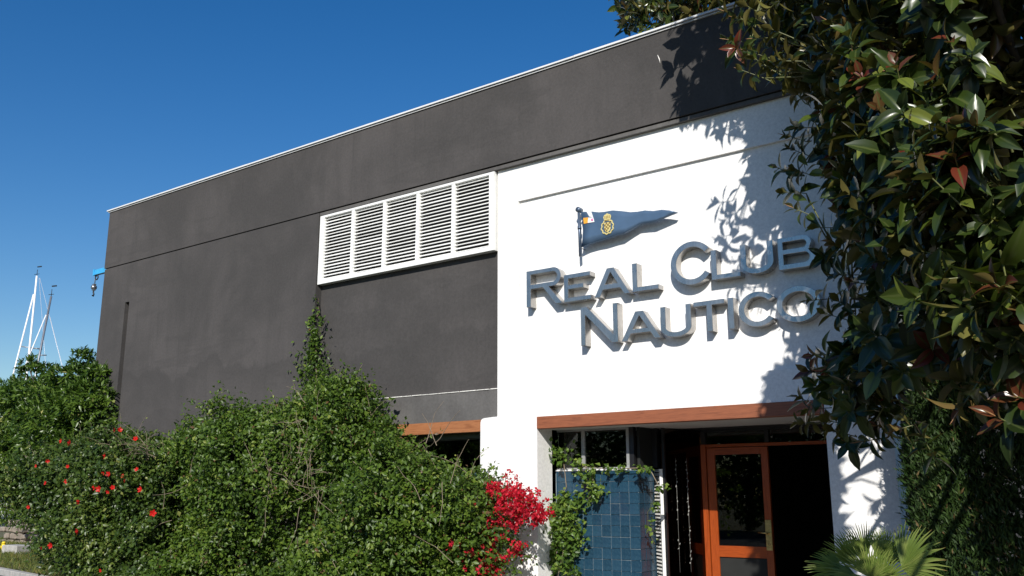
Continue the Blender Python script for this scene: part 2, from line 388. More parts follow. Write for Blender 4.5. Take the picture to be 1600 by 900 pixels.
# left pillar with a softly rounded shoulder
pp = [(-7.996, 0), (-7.03, 0), (-7.03, 2.6), (-7.7, 2.6)]
sh = [(-7.7, 2.634), (-7.78, 2.632), (-7.90, 2.625)]+[(-7.94-.056*math.sin(a), 2.565+.056*math.cos(a)) for a in (0, .5, 1., 1.57)]
MB().prism([(-7.996, 0), (-7.03, 0), (-7.03, 2.5995), (-7.7, 2.5995)]+sh, W-.003, 10.43).build('white_pillar', M['pillar'], B)
box('wood_beam', -7.03, -3.197, W-.012, W+.13, 2.439, 2.5985, M['beam'], B, .004)
box('wood_beam', -11.47, -7.998, G-.030, G+.13, 2.442, 2.6075, M['beam_left'], B, .004)
box('soffit', -7.028, -3.197, W+.13, 11.28, 2.441, 2.60, M['soffit'], B)
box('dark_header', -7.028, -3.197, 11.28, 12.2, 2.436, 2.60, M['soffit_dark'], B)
# recess below the left beam
box('lintel', -11.47, -8.0, 10.26, 10.6, 2.37, 2.60, simple('olive_lintel', (.085, .09, .06), .7), B)
box('glass_pane', -11.45, -8.01, 10.60, 10.606, 1.90, 2.37, M['glass'], B)
for xm in (-11.4, -9.7, -8.05): box('window_post', xm-.025, xm+.025, 10.57, 10.62, 1.90, 2.37, M['black_frame'], B)
# interior: dark rooms
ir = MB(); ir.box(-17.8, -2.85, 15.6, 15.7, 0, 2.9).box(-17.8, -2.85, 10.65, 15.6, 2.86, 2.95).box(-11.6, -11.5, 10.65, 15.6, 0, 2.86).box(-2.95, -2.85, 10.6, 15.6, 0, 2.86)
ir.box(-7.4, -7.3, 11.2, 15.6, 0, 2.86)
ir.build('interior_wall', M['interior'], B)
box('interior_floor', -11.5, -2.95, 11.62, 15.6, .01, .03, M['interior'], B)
# small window over the tiled parapet
F1 = 10.58
MB().box(-5.945, -5.905, F1-.03, F1+.04, 1.915, 2.44).box(-6.64, -6.59, F1-.02, F1+.03, 1.915, 2.42).box(-7.03, -5.945, F1-.03, F1+.04, 2.415, 2.44).box(-7.03, -5.945, F1-.03, F1+.04, 1.912, 1.93).build('window_frame', M['window_frame'], B)
box('glass_pane', -7.03, -5.945, F1, F1+.006, 1.93, 2.415, M['glass'], B)
MB().box(-5.905, -5.84, F1-.02, F1+.05, 1.912, 2.44).box(-5.80, -5.715, 10.96, 11.05, 1.925, 2.44).box(-5.655, -5.62, 10.98, 11.02, 0, 2.44).build('corner_post', M['black_frame'], B)
box('side_panel', -5.83, -5.79, F1+.05, 10.96, 1.912, 2.44, M['dark_panel'], B)
# fixed glazing between corner post and door
a0 = np.array([-5.625, 11.02]); a1 = np.array([-5.365, 11.56]); dd = (a1-a0)/2
gz = MB(); c_ = (a0+a1)/2; nn_ = np.array([dd[1], -dd[0]])/np.linalg.norm(dd)*.004
gz.obox((*c_, 1.22), (*dd, 0), (*nn_, 0), (0, 0, 1.20)); gz.build('glass_pane', M['brown_glass'], B)
box('transom_frame', -5.37, -3.197, 11.575, 11.64, 2.40, 2.436, M['black_frame'], B)
box('transom_post', -5.37, -5.30, 11.56, 11.64, 2.235, 2.40, M['black_frame'], B); box('transom_post', -4.47, -4.42, 11.575, 11.64, 2.235, 2.40, M['black_frame'], B)
box('transom_glass', -5.30, -3.197, 11.60, 11.606, 2.235, 2.40, M['glass'], B)
df = MB(); df.box(-5.37, -5.295, 11.55, 11.66, 0, 2.235); df.build('door_jamb', M['door_v'], B, .003)
box('door_header', -5.295, -3.197, 11.56, 11.66, 2.195, 2.235, M['door_h'], B, .003)
# door leaf
DR = MB().box(-5.285, -5.175, 11.565, 11.615, .02, 2.185).box(-4.53, -4.437, 11.565, 11.615, .02, 2.185).build('entrance_door', M['door_v'], B, .003)
for za, zb in ((2.095, 2.185), (.785, .925), (.02, .22)): box('door_rail', -5.175, -4.53, 11.567, 11.613, za, zb, M['door_h'], DR)
box('door_glass', -5.175, -4.53, 11.588, 11.594, .925, 2.095, M['glass'], DR)
box('door_glass', -5.175, -4.53, 11.588, 11.594, .22, .785, M['dark_panel'], DR)
box('handle_plate', -4.525, -4.442, 11.555, 11.565, .885, 1.262, M['brass'], DR, .003)
MB().tube([(-4.485, 11.556, 1.10), (-4.485, 11.50, 1.10), (-4.50, 11.495, 1.10), (-4.60, 11.497, 1.105)], [.012, .011, .011, .009], 8).build('door_lever', M['brass'], DR)
MB().tube([(-4.485, 11.556, .96), (-4.485, 11.545, .96)], .014, 10).build('keyhole_rose', M['brass'], DR)
# pale strings added before the brown glass, standing in for bright reflections in it
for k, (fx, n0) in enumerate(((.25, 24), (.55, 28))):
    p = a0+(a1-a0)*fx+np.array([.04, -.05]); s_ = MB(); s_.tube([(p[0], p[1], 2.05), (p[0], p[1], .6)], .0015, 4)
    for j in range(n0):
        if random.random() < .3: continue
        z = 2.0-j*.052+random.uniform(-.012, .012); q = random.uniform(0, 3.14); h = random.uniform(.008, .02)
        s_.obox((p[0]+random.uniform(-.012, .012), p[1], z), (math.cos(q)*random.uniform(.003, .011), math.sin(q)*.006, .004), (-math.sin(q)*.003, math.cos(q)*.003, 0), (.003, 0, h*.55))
    hs = s_.build('glint_string', M['shell'])
    tag(hs, ('left one of two added strings of pale pieces standing in for reflections in the brown glass', 'right one of two added strings of pale pieces standing in for glass reflections, nearer the orange door')[k], 'hanging decoration', 'hanging strings of pale pieces')
box('wooden_panel', -6.2, -5.42, 12.0, 12.04, 0, 2.3, wood('brown_panel', (.10, .04, .02), (.17, .07, .035), .5, False), B)
q0 = at(1027.5, 86, 9.99); q1 = at(1031.5, 99, 9.99)
MB().tube([q0, (q0+q1)/2+[.006, 0, 0], q1], [.004, .008, .003], 5).build('paint_scratch', M['white_strip'], B)
# vent grille
VG = empty('vent_grille', (-9.6, 10.02, 5.02), B)
VG.location = (-9.6+10.3, .02, 5.02)
def part(o, par): return o
vy0, vy1 = 10.018, 10.125; vz0, vz1 = 5.018, 6.212; vx0, vx1 = -11.462, -7.722
def vlink(mb, name, m, bevel=0):
    o = mb.build(name, m, None, bevel); o.parent = VG; o.matrix_parent_inverse = Matrix.Translation((9.6, -10.02, -5.02)); return o
fr = MB(); fr.box(vx0, vx1, vy0, vy1, vz0, vz0+.062).box(vx0, vx1, vy0, vy1, vz1-.035, vz1)
fr.box(vx0, vx0+.10, vy0, vy1, vz0+.062, vz1-.035).box(vx1-.095, vx1, vy0, vy1, vz0+.062, vz1-.035)
vlink(fr, 'grille_frame', M['vent'])
ix0, ix1 = vx0+.10, vx1-.095; pw = (ix1-ix0-4*.062)/5
vlink(MB().box(ix0, ix1, 10.119, 10.124, vz0+.062, vz1-.035), 'grille_back', M['vent_back'])
for k in range(1, 5):
    xm = ix0+k*pw+(k-1)*.062; vlink(MB().box(xm, xm+.062, vy0+.004, vy1-.01, vz0+.062, vz1-.035), 'mullion', M['vent'])
sm = MB().obox((0, 0, 0), (pw/2-.001, 0, 0), (0, .0185, .0150), (0, .0018, -.0022)); first = None
for k in range(5):
    for j in range(20):
        c = Vector((ix0+pw/2+k*(pw+.062), 10.062, vz0+.062+.027+j*.0548))
        if first is None:
            first = sm.build('slat', M['vent']); o = first
        else:
            o = first.copy(); COL.objects.link(o)
        o.parent = VG; o.matrix_parent_inverse = Matrix(); o.location = c-Vector((-9.6, 10.02, 5.02)); o.rotation_euler = (random.gauss(0, .05), random.gauss(0, .0018), 0)

# ------------------------------------------------------------------ tiled parapets
TS = .1395
def tiles(par, origin, du, nu, nv, ztop, nrm):
    du = Vector(du); nrm = Vector(nrm); h = TS/2-.0030
    mb = MB().obox((0, 0, 0), du*h, nrm*.006, (0, 0, h)); t0 = None
    for i in range(nu):
        for j in range(nv):
            c = Vector(origin)+du*(TS*(i+.5))+nrm*.003; c.z = ztop-TS*(j+.5)
            if t0 is None: t0 = mb.build('tile', M['tile'], None, .002); o = t0
            else: o = t0.copy(); COL.objects.link(o)
            o.parent = par; o.location = c-par.location+nrm*random.uniform(-.0015, .0015)+Vector((random.uniform(-.001, .001), 0, random.uniform(-.0015, .0015)))
            o.rotation_euler = (random.uniform(-.006, .006), random.uniform(-.008, .008), random.uniform(-.006, .006))
TP = tag(empty('tiled_parapet', (-6.4, 10.5, 0)), 'waist high wall of blue glazed tiles between the white pillar and the louvred shutter', 'tiled wall')
box('wall_core', -7.025, -5.757, 10.507, 10.918, 0, 1.884, M['grout'], TP)
tiles(TP, (-5.757, 10.507, 0), (-1, 0, 0), 9, 13, 1.884, (0, -1, 0))
tiles(TP, (-5.757, 10.500, 0), (0, 1, 0), 3, 13, 1.884, (1, 0, 0))
box('wall_cap', -7.025, -5.90, 10.492, 10.70, 1.886, 1.909, M['white_enamel'], TP, .003)
TL = tag(empty('tiled_parapet', (-9.7, 10.4, 0)), 'wall of blue glazed tiles under the left window, mostly hidden by the hedge', 'tiled wall')
box('wall_core', -11.45, -8.0, 10.45, 10.70, 0, 1.884, M['grout'], TL)
tiles(TL, (-8.0, 10.45, 0), (-1, 0, 0), 24, 12, 1.884, (0, -1, 0))
# angled white louvred shutter by the corner post
LS = tag(empty('louvred_shutter', (-5.72, 11.0, 0)), 'narrow white louvred shutter standing beside the blue tiled wall', 'shutter')
ld = np.array([-.72, .69]); l0 = np.array([-5.665, 10.96]); ln = np.array([-.69, -.72])
def lp(s, n, z): p = l0+ld*s+ln*n; return (p[0], p[1], z)
def lbox(mb, s0, s1, n0, n1, z0, z1):
    return mb.obox(lp((s0+s1)/2, (n0+n1)/2, (z0+z1)/2), (*(ld*(s1-s0)/2), 0), (*(ln*(n1-n0)/2), 0), (0, 0, (z1-z0)/2))
fm = MB(); lbox(fm, 0, .03, -.02, .02, .15, 1.905); lbox(fm, .42, .45, -.02, .02, .15, 1.905); lbox(fm, .03, .42, -.018, .018, 1.87, 1.905); lbox(fm, .03, .42, -.018, .018, .15, .2)
fm.build('shutter_frame', M['vent'], LS)
z = .23
while z < 1.86:
    c = lp(.225, 0, z); MB().obox(c, (*(ld*.194), 0), (ln[0]*.014, ln[1]*.014, -.018), (ln[0]*.0025, ln[1]*.0025, .002)).build('slat', M['vent'], LS)
    z += .046

# ------------------------------------------------------------------ sign letters and pennant
SG = tag(empty('club_sign', (-5.3, PN, 4.0)), 'raised brushed steel letters reading REAL CLUB NAUTICO on the white wall', 'sign')
KS = 9.98/9.94
def arc(cx, cz, rx, rz, a0, a1, n=18):
    return [(cx+rx*math.cos(math.radians(a0+(a1-a0)*k/n)), cz+rz*math.sin(math.radians(a0+(a1-a0)*k/n))) for k in range(n+1)]
def letter(loops, lab, yf=9.98, yb=10.118):
    cu = bpy.data.curves.new('letter', 'CURVE'); cu.dimensions = '2D'; cu.fill_mode = 'BOTH'; cu.extrude = (yb-yf)/2-.003; cu.bevel_depth = .003; cu.bevel_resolution = 0
    cu.offset = -.003
    for lp_ in loops:
        s = cu.splines.new('POLY'); s.points.add(len(lp_)-1); s.use_cyclic_u = True
        for p, (x, z) in zip(s.points, lp_): p.co = (x*KS, (z-1.6)*KS+1.6, 0, 1)
    t = bpy.data.objects.new('tmp', cu); me = bpy.data.meshes.new_from_object(t); bpy.data.objects.remove(t)
    me.transform(Matrix.Translation((0, (yf+yb)/2, 0)) @ Matrix.Rotation(math.pi/2, 4, 'X'))
    me.materials.clear(); me.polygons.foreach_set('use_smooth', [False]*len(me.polygons))
    me.name = 'letter'; o = link('letter', me, SG, M['steel']); o['label'] = lab; return o
v, h = .070, .057
def L_(x0, x1, zb, zt): return [[(x0, zb), (x1, zb), (x1, zb+h), (x0+v, zb+h), (x0+v, zt), (x0, zt)]]
def U_(x0, x1, zb, zt):
    c = (x0+x1)/2; R = (x1-x0)/2; zs = zb+.125
    return [[(x0, zt)]+arc(c, zs, R, .125, 180, 360, 20)+[(x1, zt), (x1-v, zt)]+arc(c, zs, R-v, .125-h-.004, 0, -180, 20)+[(x0+v, zt)]]
def A_(x0, xa, xb, x1, zb, zt, zt1, zb1):
    w_ = .084; m_ = (xa+xb)/2
    lx = lambda z: x0+w_+(m_-(x0+w_))*(z-zb)/(zt-.055-zb); rx = lambda z: x1-w_+(m_-(x1-w_))*(z-zb)/(zt-.055-zb)
    return [[(x0, zb), (x0+w_, zb), (lx(zb1), zb1), (rx(zb1), zb1), (x1-w_, zb), (x1, zb), (xb, zt), (xa, zt)],
            [(lx(zt1), zt1), (m_, zt-.055), (rx(zt1), zt1)]]
letter([[(-7.095, 4.08), (-7.023, 4.08), (-7.023, 4.327), (-6.822, 4.327), (-6.612, 4.077), (-6.512, 4.077), (-6.728, 4.327)]+arc(-6.66, 4.4565, .133, .1295, -90, 90)+[(-7.095, 4.586)],
        [(-7.023, 4.388), (-7.023, 4.530)]+arc(-6.66, 4.459, .072, .071, 90, -90)], 'tall letter R, first of REAL')
letter([[(-6.48, 4.073), (-6.057, 4.073), (-6.057, 4.128), (-6.411, 4.128), (-6.411, 4.243), (-6.173, 4.243), (-6.173, 4.301), (-6.411, 4.301), (-6.411, 4.389), (-6.069, 4.389), (-6.069, 4.446), (-6.48, 4.446)]], 'letter E of REAL')
letter(A_(-6.008, -5.815, -5.715, -5.482, 4.074, 4.443, 4.230, 4.164), 'letter A of REAL')
letter(L_(-5.445, -5.078, 4.076, 4.446), 'letter L of REAL')
letter([arc(-4.62, 4.333, .283, .272, 35, 324, 44)+arc(-4.62, 4.333, .208, .201, 324, 35, 44)], 'tall round letter C of CLUB')
letter(L_(-4.369, -4.006, 4.082, 4.448), 'letter L of CLUB')
letter(U_(-3.997, -3.600, 4.084, 4.453), 'letter U of CLUB')
letter([[(-3.543, 4.080)]+arc(-3.225, 4.190, .103, .110, -90, 65, 14)+arc(-3.245, 4.368, .088, .087, -40, 90, 12)+[(-3.543, 4.455)],
        [(-3.484, 4.137), (-3.484, 4.256)]+arc(-3.24, 4.1965, .055, .0595, 90, -90, 10),
        [(-3.484, 4.312), (-3.484, 4.401)]+arc(-3.255, 4.3565, .042, .0445, 90, -90, 10)], 'letter B of CLUB')
letter([[(-6.226, 3.464), (-6.157, 3.464), (-6.157, 3.868), (-5.760, 3.464), (-5.672, 3.464), (-5.672, 3.970), (-5.742, 3.970), (-5.742, 3.570), (-6.134, 3.972), (-6.226, 3.972)]], 'tall letter N, first of NAUTICO')
letter(A_(-5.625, -5.419, -5.310, -5.071, 3.460, 3.825, 3.603, 3.548), 'letter A of NAUTICO')
letter(U_(-5.070, -4.658, 3.446, 3.834), 'letter U of NAUTICO')
letter([[(-4.458, 3.469), (-4.387, 3.469), (-4.387, 3.784), (-4.228, 3.784), (-4.228, 3.839), (-4.625, 3.839), (-4.625, 3.784), (-4.458, 3.784)]], 'letter T of NAUTICO')
letter([[(-4.187, 3.467), (-4.115, 3.467), (-4.115, 3.838), (-4.187, 3.838)]], 'letter I of NAUTICO')
letter([arc(-3.825, 3.664, .233, .205, 36, 322, 40)+arc(-3.825, 3.664, .162, .145, 322, 36, 40)], 'round letter C of NAUTICO')
letter([arc(-3.352, 3.667, .250, .207, 0, 350, 44), arc(-3.352, 3.667, .182, .142, 350, 0, 44)], 'round letter O at the end of NAUTICO')

PF = tag(empty('pennant_sign', (-6.27, PN, 4.7)), 'navy blue triangular metal pennant with a gold crest above the letters', 'pennant sign')
kf = 9.985/10.01
def fz(x, z): return (x*kf, (z-1.6)*kf+1.6)
top = [(-6.236, 5.305), (-6.07, 5.282), (-5.96, 5.250), (-5.87, 5.238), (-5.74, 5.231), (-5.60, 5.195), (-5.483, 5.161), (-5.38, 5.150), (-5.273, 5.146), (-5.15, 5.112), (-5.028, 5.104), (-4.92, 5.075), (-4.82, 5.036)]
bot = [(-6.235, 4.815), (-6.11, 4.842), (-5.971, 4.855), (-5.85, 4.862), (-5.75, 4.876), (-5.66, 4.888), (-5.578, 4.888), (-5.46, 4.935), (-5.342, 4.979), (-5.23, 4.975), (-5.115, 4.970), (-5.02, 4.995), (-4.931, 5.014)]
pv = []; pf_ = []; nx = len(top)
for i, (a, b) in enumerate(zip(top, bot)):
    for q in range(5):
        x_ = a[0]+(b[0]-a[0])*q/4; z_ = a[1]+(b[1]-a[1])*q/4; X_, Z_ = fz(x_, z_)
        if i == 0: X_ += .028*math.sin(q/4*math.pi)
        off = .010*math.sin((X_+6.2)*9)
        pv.append((X_, 9.985+off, Z_))
for i in range(nx-1):
    for q in range(4): pf_.append((i*5+q, i*5+q+1, (i+1)*5+q+1, (i+1)*5+q))
fm = MB().add(pv, pf_, True)
n0 = len(fm.v); fm.add([(x, y+.045, z) for x, y, z in pv], [tuple(reversed(f)) for f in pf_], True)
edge = [i*5 for i in range(nx)]+[(nx-1)*5+q for q in range(1, 5)]+[i*5+4 for i in range(nx-2, -1, -1)]+[3, 2, 1]
fm.f += [(edge[k], edge[(k+1) % len(edge)], edge[(k+1) % len(edge)]+n0, edge[k]+n0) for k in range(len(edge))]; fm.sm += [False]*len(edge)
fm.build('pennant', M['flag'], PF)
sx = fz(-6.262, 5)[0]
MB().tube([(sx, 9.995, fz(0, 4.69)[1]), (sx-.012, 9.995, fz(0, 5.33)[1])], .020, 10).tube([(sx-.005, 9.995, 5.06), (sx-.005, 9.995, 5.10)], .028, 10).build('staff', M['staff'], PF)
MB().tube([(sx-.012, 9.965, 5.335), (sx-.008, 10.045, 5.333)], [.036, .036], 14).build('staff_knob', M['staff'], PF)
MB().tube([(sx, 9.995, 4.80), (sx, PN, 4.80)], .008, 6).tube([(sx, 9.995, 5.25), (sx, PN, 5.25)], .008, 6).tube([(-5.3, 10.0, 5.05), (-5.3, PN, 5.05)], .008, 6).build('standoff_pin', M['galv'], PF)
def fy(x): return 9.985+.010*math.sin((x+6.2)*9)
def patch(name, pts, m, lift=.004, th=.004):
    q = [fz(*p) for p in pts]; n = len(q)
    mb = MB().add([(x, fy(x)-lift-th, z) for x, z in q]+[(x, fy(x)-lift, z) for x, z in q], [tuple(range(n)), tuple(range(2*n-1, n-1, -1))]+[(i, i+n, (i+1) % n+n, (i+1) % n) for i in range(n)])
    return mb.build(name, m, PF)
patch('canton_white', [(-6.105, 5.215), (-6.045, 5.195), (-6.075, 5.285), (-6.150, 5.300)], M['white_enamel'])
patch('canton_white', [(-6.13, 5.130), (-6.028, 5.128), (-6.045, 5.194), (-6.120, 5.205)], M['white_enamel'])
patch('canton_orange', [(-6.188, 5.128), (-6.131, 5.130), (-6.121, 5.206), (-6.196, 5.212)], M['orange'])
patch('canton_mark', [(-6.075, 5.150), (-6.045, 5.146), (-6.05, 5.175), (-6.06, 5.182), (-6.072, 5.172)], M['pink_enamel'], .009)
# crest: wreath, shield with checks, crown
ex, ez = -5.822, 5.020
def torus_pts(cx, cz, rx, rz, n): return [(cx+rx*math.cos(2*math.pi*k/n), cz+rz*math.sin(2*math.pi*k/n)) for k in range(n)]
em = MB()
for k, (x_, z_) in enumerate(torus_pts(ex, ez, .092, .094, 20)):
    if abs(math.atan2(z_-ez, x_-ex)-math.pi/2) < .42: continue
    X_, Z_ = fz(x_, z_); a = 2*math.pi*k/20+math.pi/2+(.5 if k % 2 else -.5)
    em.obox((X_, fy(X_)-.007, Z_), (.017*math.cos(a), 0, .017*math.sin(a)), (0, .004, 0), (-.007*math.sin(a), 0, .007*math.cos(a)))
em.build('crest_wreath', M['gold'], PF)
patch('crest_shield', [(ex-.05, ez-.03), (ex-.03, ez-.062), (ex, ez-.078), (ex+.03, ez-.062), (ex+.05, ez-.03), (ex+.05, ez+.062), (ex-.05, ez+.062)], M['gold'])
ck = MB()
for i in range(4):
    for j in range(5):
        if (i+j) % 2 and not (j == 0 and i in (0, 3)):
            X_, Z_ = fz(ex-.0375+i*.025, ez-.048+j*.0245); ck.obox((X_, fy(X_)-.0095, Z_), (.0122, 0, 0), (0, .0015, 0), (0, 0, .012))
ck.build('crest_check', M['gold_dark'], PF)
patch('crest_crown', [(ex-.045, ez+.085), (ex+.045, ez+.080), (ex+.062, ez+.135), (ex+.045, ez+.165), (ex+.02, ez+.172), (ex, ez+.188), (ex-.02, ez+.175), (ex-.045, ez+.170), (ex-.062, ez+.140)], M['gold'])
cg = MB()
for dx in (-.035, -.012, .012, .035):
    X_, Z_ = fz(ex+dx, ez+.132); cg.obox((X_, fy(X_)-.0095, Z_), (.0045, 0, 0), (0, .0015, 0), (0, 0, .02))
X_, Z_ = fz(ex, ez+.093); cg.obox((X_, fy(X_)-.0095, Z_), (.042, 0, -.001), (0, .0015, 0), (0, 0, .0035)); cg.build('crown_gap', M['gold_dark'], PF)

# ------------------------------------------------------------------ crane arm on the far corner
CR = tag(empty('hoist_arm', (-18.3, 10.6, 6)), 'small blue hoist arm with a hanging pulley block on the far left corner', 'hoist')
p0 = at(166, 424, 10.5); p1 = at(149, 427, 10.5); z0 = 6.13
xA, xB = -18.2, p1[0]*1.0
zc = at(150, 426, 10.5)[2]
MB().box(xB, xA, 10.46, 10.54, zc-.06, zc+.055).box(xB-.02, xB+.03, 10.45, 10.55, zc-.075, zc+.07).build('arm', M['crane'], CR)
rg = MB(); rc = (xB+.19, 10.44, zc-.145)
rg.tube([(rc[0]+.055*math.cos(q), rc[1], rc[2]+.055*math.sin(q)) for q in np.linspace(0, 6.283, 17)], .013, 6, False); rg.build('ring', M['rubber'], CR)
MB().tube([(xB+.02, 10.5, zc-.06), (xB+.02, 10.5, zc-.25)], .012, 6).build('chain', M['galv'], CR)
MB().tube([(xB+.0, 10.45, zc-.34), (xB+.0, 10.55, zc-.34)], .045, 10).box(xB-.035, xB+.035, 10.47, 10.53, zc-.41, zc-.26).build('pulley_block', M['galv'], CR)
MB().tube([(xB, 10.5, zc-.42), (xB, 10.5, zc-.47), (xB+.03, 10.5, zc-.5), (xB+.01, 10.5, zc-.54), (xB-.03, 10.5, zc-.52)], .018, 6).build('hook', M['rubber'], CR)

# ------------------------------------------------------------------ sailing boats beyond
def pt(px, py, d):
    r = pray(px, py); r = r/math.hypot(r[0], r[1]); return np.array([r[0]*d, r[1]*d, EYE+r[2]*d])
def hull(root, c, yaw, L, m):
    vs = []; fs = []; ns = 9; cs, sn = math.cos(yaw), math.sin(yaw)
    for i in range(ns):
        t = i/(ns-1); bw_ = .17*L*math.sin(math.pi*min(1, .12+t*.88))**.7*(1 if t < .9 else .4); sheer = 1.1+.35*(2*t-1)**2
        for (b_, z_) in ((-1, sheer), (-.85, .35), (0, -.2), (.85, .35), (1, sheer)):
            lx, ly = (t-.5)*L, b_*bw_; vs.append((c[0]+lx*cs-ly*sn, c[1]+lx*sn+ly*cs, z_))
    for i in range(ns-1):
        for k in range(4): fs.append((i*5+k, i*5+k+1, i*5+k+6, i*5+k+5))
        fs.append((i*5+4, i*5, i*5+5, i*5+9))
    fs += [(0, 1, 2, 3, 4), tuple((ns-1)*5+k for k in (4, 3, 2, 1, 0))]
    MB().add(vs, fs).build('hull', m, root)
    MB().obox((c[0], c[1], 1.55), (L*.16*cs, L*.16*sn, 0), (-.8*sn, .8*cs, 0), (0, 0, .3)).build('cabin', m, root)
def boat(d, top, low, mat, lab, stays, spread, L):
    T = pt(*top, d); Lw = pt(*low, d); dr = (T-Lw); Bp = Lw-dr*((Lw[2]-1.2)/dr[2])
    root = empty('sailing_boat', (Bp[0], Bp[1], 0)); tag(root, lab, 'sailing boat')
    MB().tube([Bp, T], [.088, .06], 8).build('mast', mat, root)
    hull(root, Bp, 1.0, L, M['boat'])
    for (a, b, r_, mm) in stays:
        A = pt(*a, d); Bq = pt(*b, d); dv = Bq-A; E_ = A+dv*((A[2]-1.5)/-dv[2]); MB().tube([A, E_], r_, 5).build('stay', M[mm], root)
    for (a, b) in spread: MB().tube([pt(*a, d), pt(*b, d)], .035, 5).build('spreader', M['mast_grey'], root)
    MB().tube([T, T+[0, 0, .45]], .02, 5).tube([T+[-.35, 0, .15], T+[.3, 0, .1]], .02, 5).obox(T+[.25, 0, .62], (.18, .05, 0), (0, .02, 0), (0, 0, .04)).build('masthead_vane', M['rubber'], root)
boat(70, (57.5, 431), (45, 556), M['mast'], 'sailing boat with the taller white mast and a furled foresail above the shrub',
     [((52.5, 460), (21, 584), .055, 'mast'), ((61, 434), (66, 500), .012, 'wire'), ((62, 434), (95, 565), .012, 'wire')], [((31, 541), (66, 546))], 11)
boat(62, (80, 463), (58, 574), M['mast_grey'], 'sailing boat with the shorter grey leaning mast above the shrub',
     [((72, 492), (46, 555), .035, 'mast'), ((78, 495), (97, 570), .012, 'wire'), ((81, 463), (54, 585), .012, 'wire')], [((52, 544), (66, 545)), ((60, 555), (73, 555))], 9)

# ------------------------------------------------------------------ hedges and shrubs
def cloud_leaves(name, P, out, size, proto, m, parent, tint_bias=0., up=.5, spread=.9, sv=.35, tintv=.22):
    k = len(P); d = unit(out*.55+rnd(k)*spread+np.array([0, 0, -.15])); n = unit(out*.5+np.array([0, 0, up])+rnd(k)*.65+np.array([SUN.x, SUN.y, SUN.z])*.25)
    R = frames(d, n); S = size*(1+sv*(rng.random(k)*2-1)); t = np.clip(.42+tint_bias+.25*lumps(P, 1.4)+rng.normal(size=k)*tintv, 0, 1)
    return scatter(name, proto, R, P, S, t, m, parent)
def prof(xs, zs): return lambda x: np.interp(x, xs, zs)

def hedge_points(n, x0, x1, ztop, yf, yb, zmin, rough=.22, depth=.28, clump=.10):
    x = rng.uniform(x0, x1, n); zt = ztop(x)
    f = rng.random(n) < .72                        # front face, else the top
    z = np.where(f, zmin+(zt-zmin)*rng.random(n), zt); y = np.where(f, yf, yf+(yb-yf)*rng.random(n))
    rr = .35; topd = zt-z; y = np.where(f & (topd < rr), y+rr-np.sqrt(np.maximum(0, rr*rr-(rr-topd)**2)), y)
    P = np.stack([x, y, z], 1); out = np.where(f[:, None], np.array([0, -1, .15]), np.array([0, -.3, 1.])) ; out = unit(out)
    s = lumps(P, .9)*rough+lumps(P, 2.7)*clump-rng.exponential(depth*.5, n)+rng.random(n)**6*.18
    P = P+out*s[:, None]+rng.normal(size=(n, 3))*.03
    return P, out

# main hedge: creeper-covered mass along the facade, built of leafy sprays with dark gaps between them
hx = []; hz = []
for px, py in ((185, 755), (215, 730), (240, 710), (300, 688), (340, 676), (400, 660), (430, 640), (455, 625), (475, 618), (500, 606), (525, 622), (550, 652), (570, 700), (600, 735), (640, 748), (690, 768), (735, 790), (752, 800)):
    p = at(px, py, 9.25); hx.append(p[0]); hz.append(p[2])
H1 = tag(empty('creeper_hedge', (-11.5, 9.3, 0)), 'broad tall green hedge overgrown with creeper in front of the dark grey wall', 'hedge')
def sprays(nc, per, x0, x1, ztop, yf, yb, zmin, size, m, root, rough, sig=.085, bias=0., proto=leaf_small(.6), name='foliage', depth=.16, zlo=None, edge=None):
    C, out = hedge_points(nc, x0, x1, ztop, yf, yb, zmin, rough, depth, .13)
    if edge is not None:
        kp = edge(C); C = C[kp]; out = out[kp]
    nc = len(C); dirn = unit(out*.6+rnd(nc)*.8+np.array([0, -.1, .25])); L = .16+.22*rng.random(nc); tb_ = rng.normal(size=nc)*.14
    f = rng.random((nc, per))*1.3-.3; P = C[:, None, :]+dirn[:, None, :]*(f*L[:, None])[..., None]+rng.normal(size=(nc, per, 3))*sig*.55
    P[..., 2] -= (f**2*L[:, None])*.35*(f > 0); P = P.reshape(-1, 3); P[:, 1] = np.minimum(P[:, 1], 9.97)
    o2 = np.repeat(out, per, 0); k = len(P)
    d = unit(np.repeat(dirn, per, 0)*.5+rnd(k)*.9+np.array([0, 0, -.2])); n = unit(o2*.5+np.array([.15, -.2, .6])+rnd(k)*.6)
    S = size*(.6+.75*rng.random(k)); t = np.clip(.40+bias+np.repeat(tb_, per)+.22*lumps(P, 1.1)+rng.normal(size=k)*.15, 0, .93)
    t = np.where(rng.random(k) < .018, 1., t)
    return scatter(name, proto, frames(d, n), P, S, t, m, root)
sprays(4300, 16, hx[0], hx[-1], prof(hx, hz), 8.95, 9.95, .0, .068, M['hedge'], H1, .52, bias=.04)
sprays(1500, 16, hx[0], hx[-1], prof(hx, hz), 9.35, 9.9, .0, .085, M['hedge'], H1, .12, bias=-.2, name='inner_foliage', depth=.05)
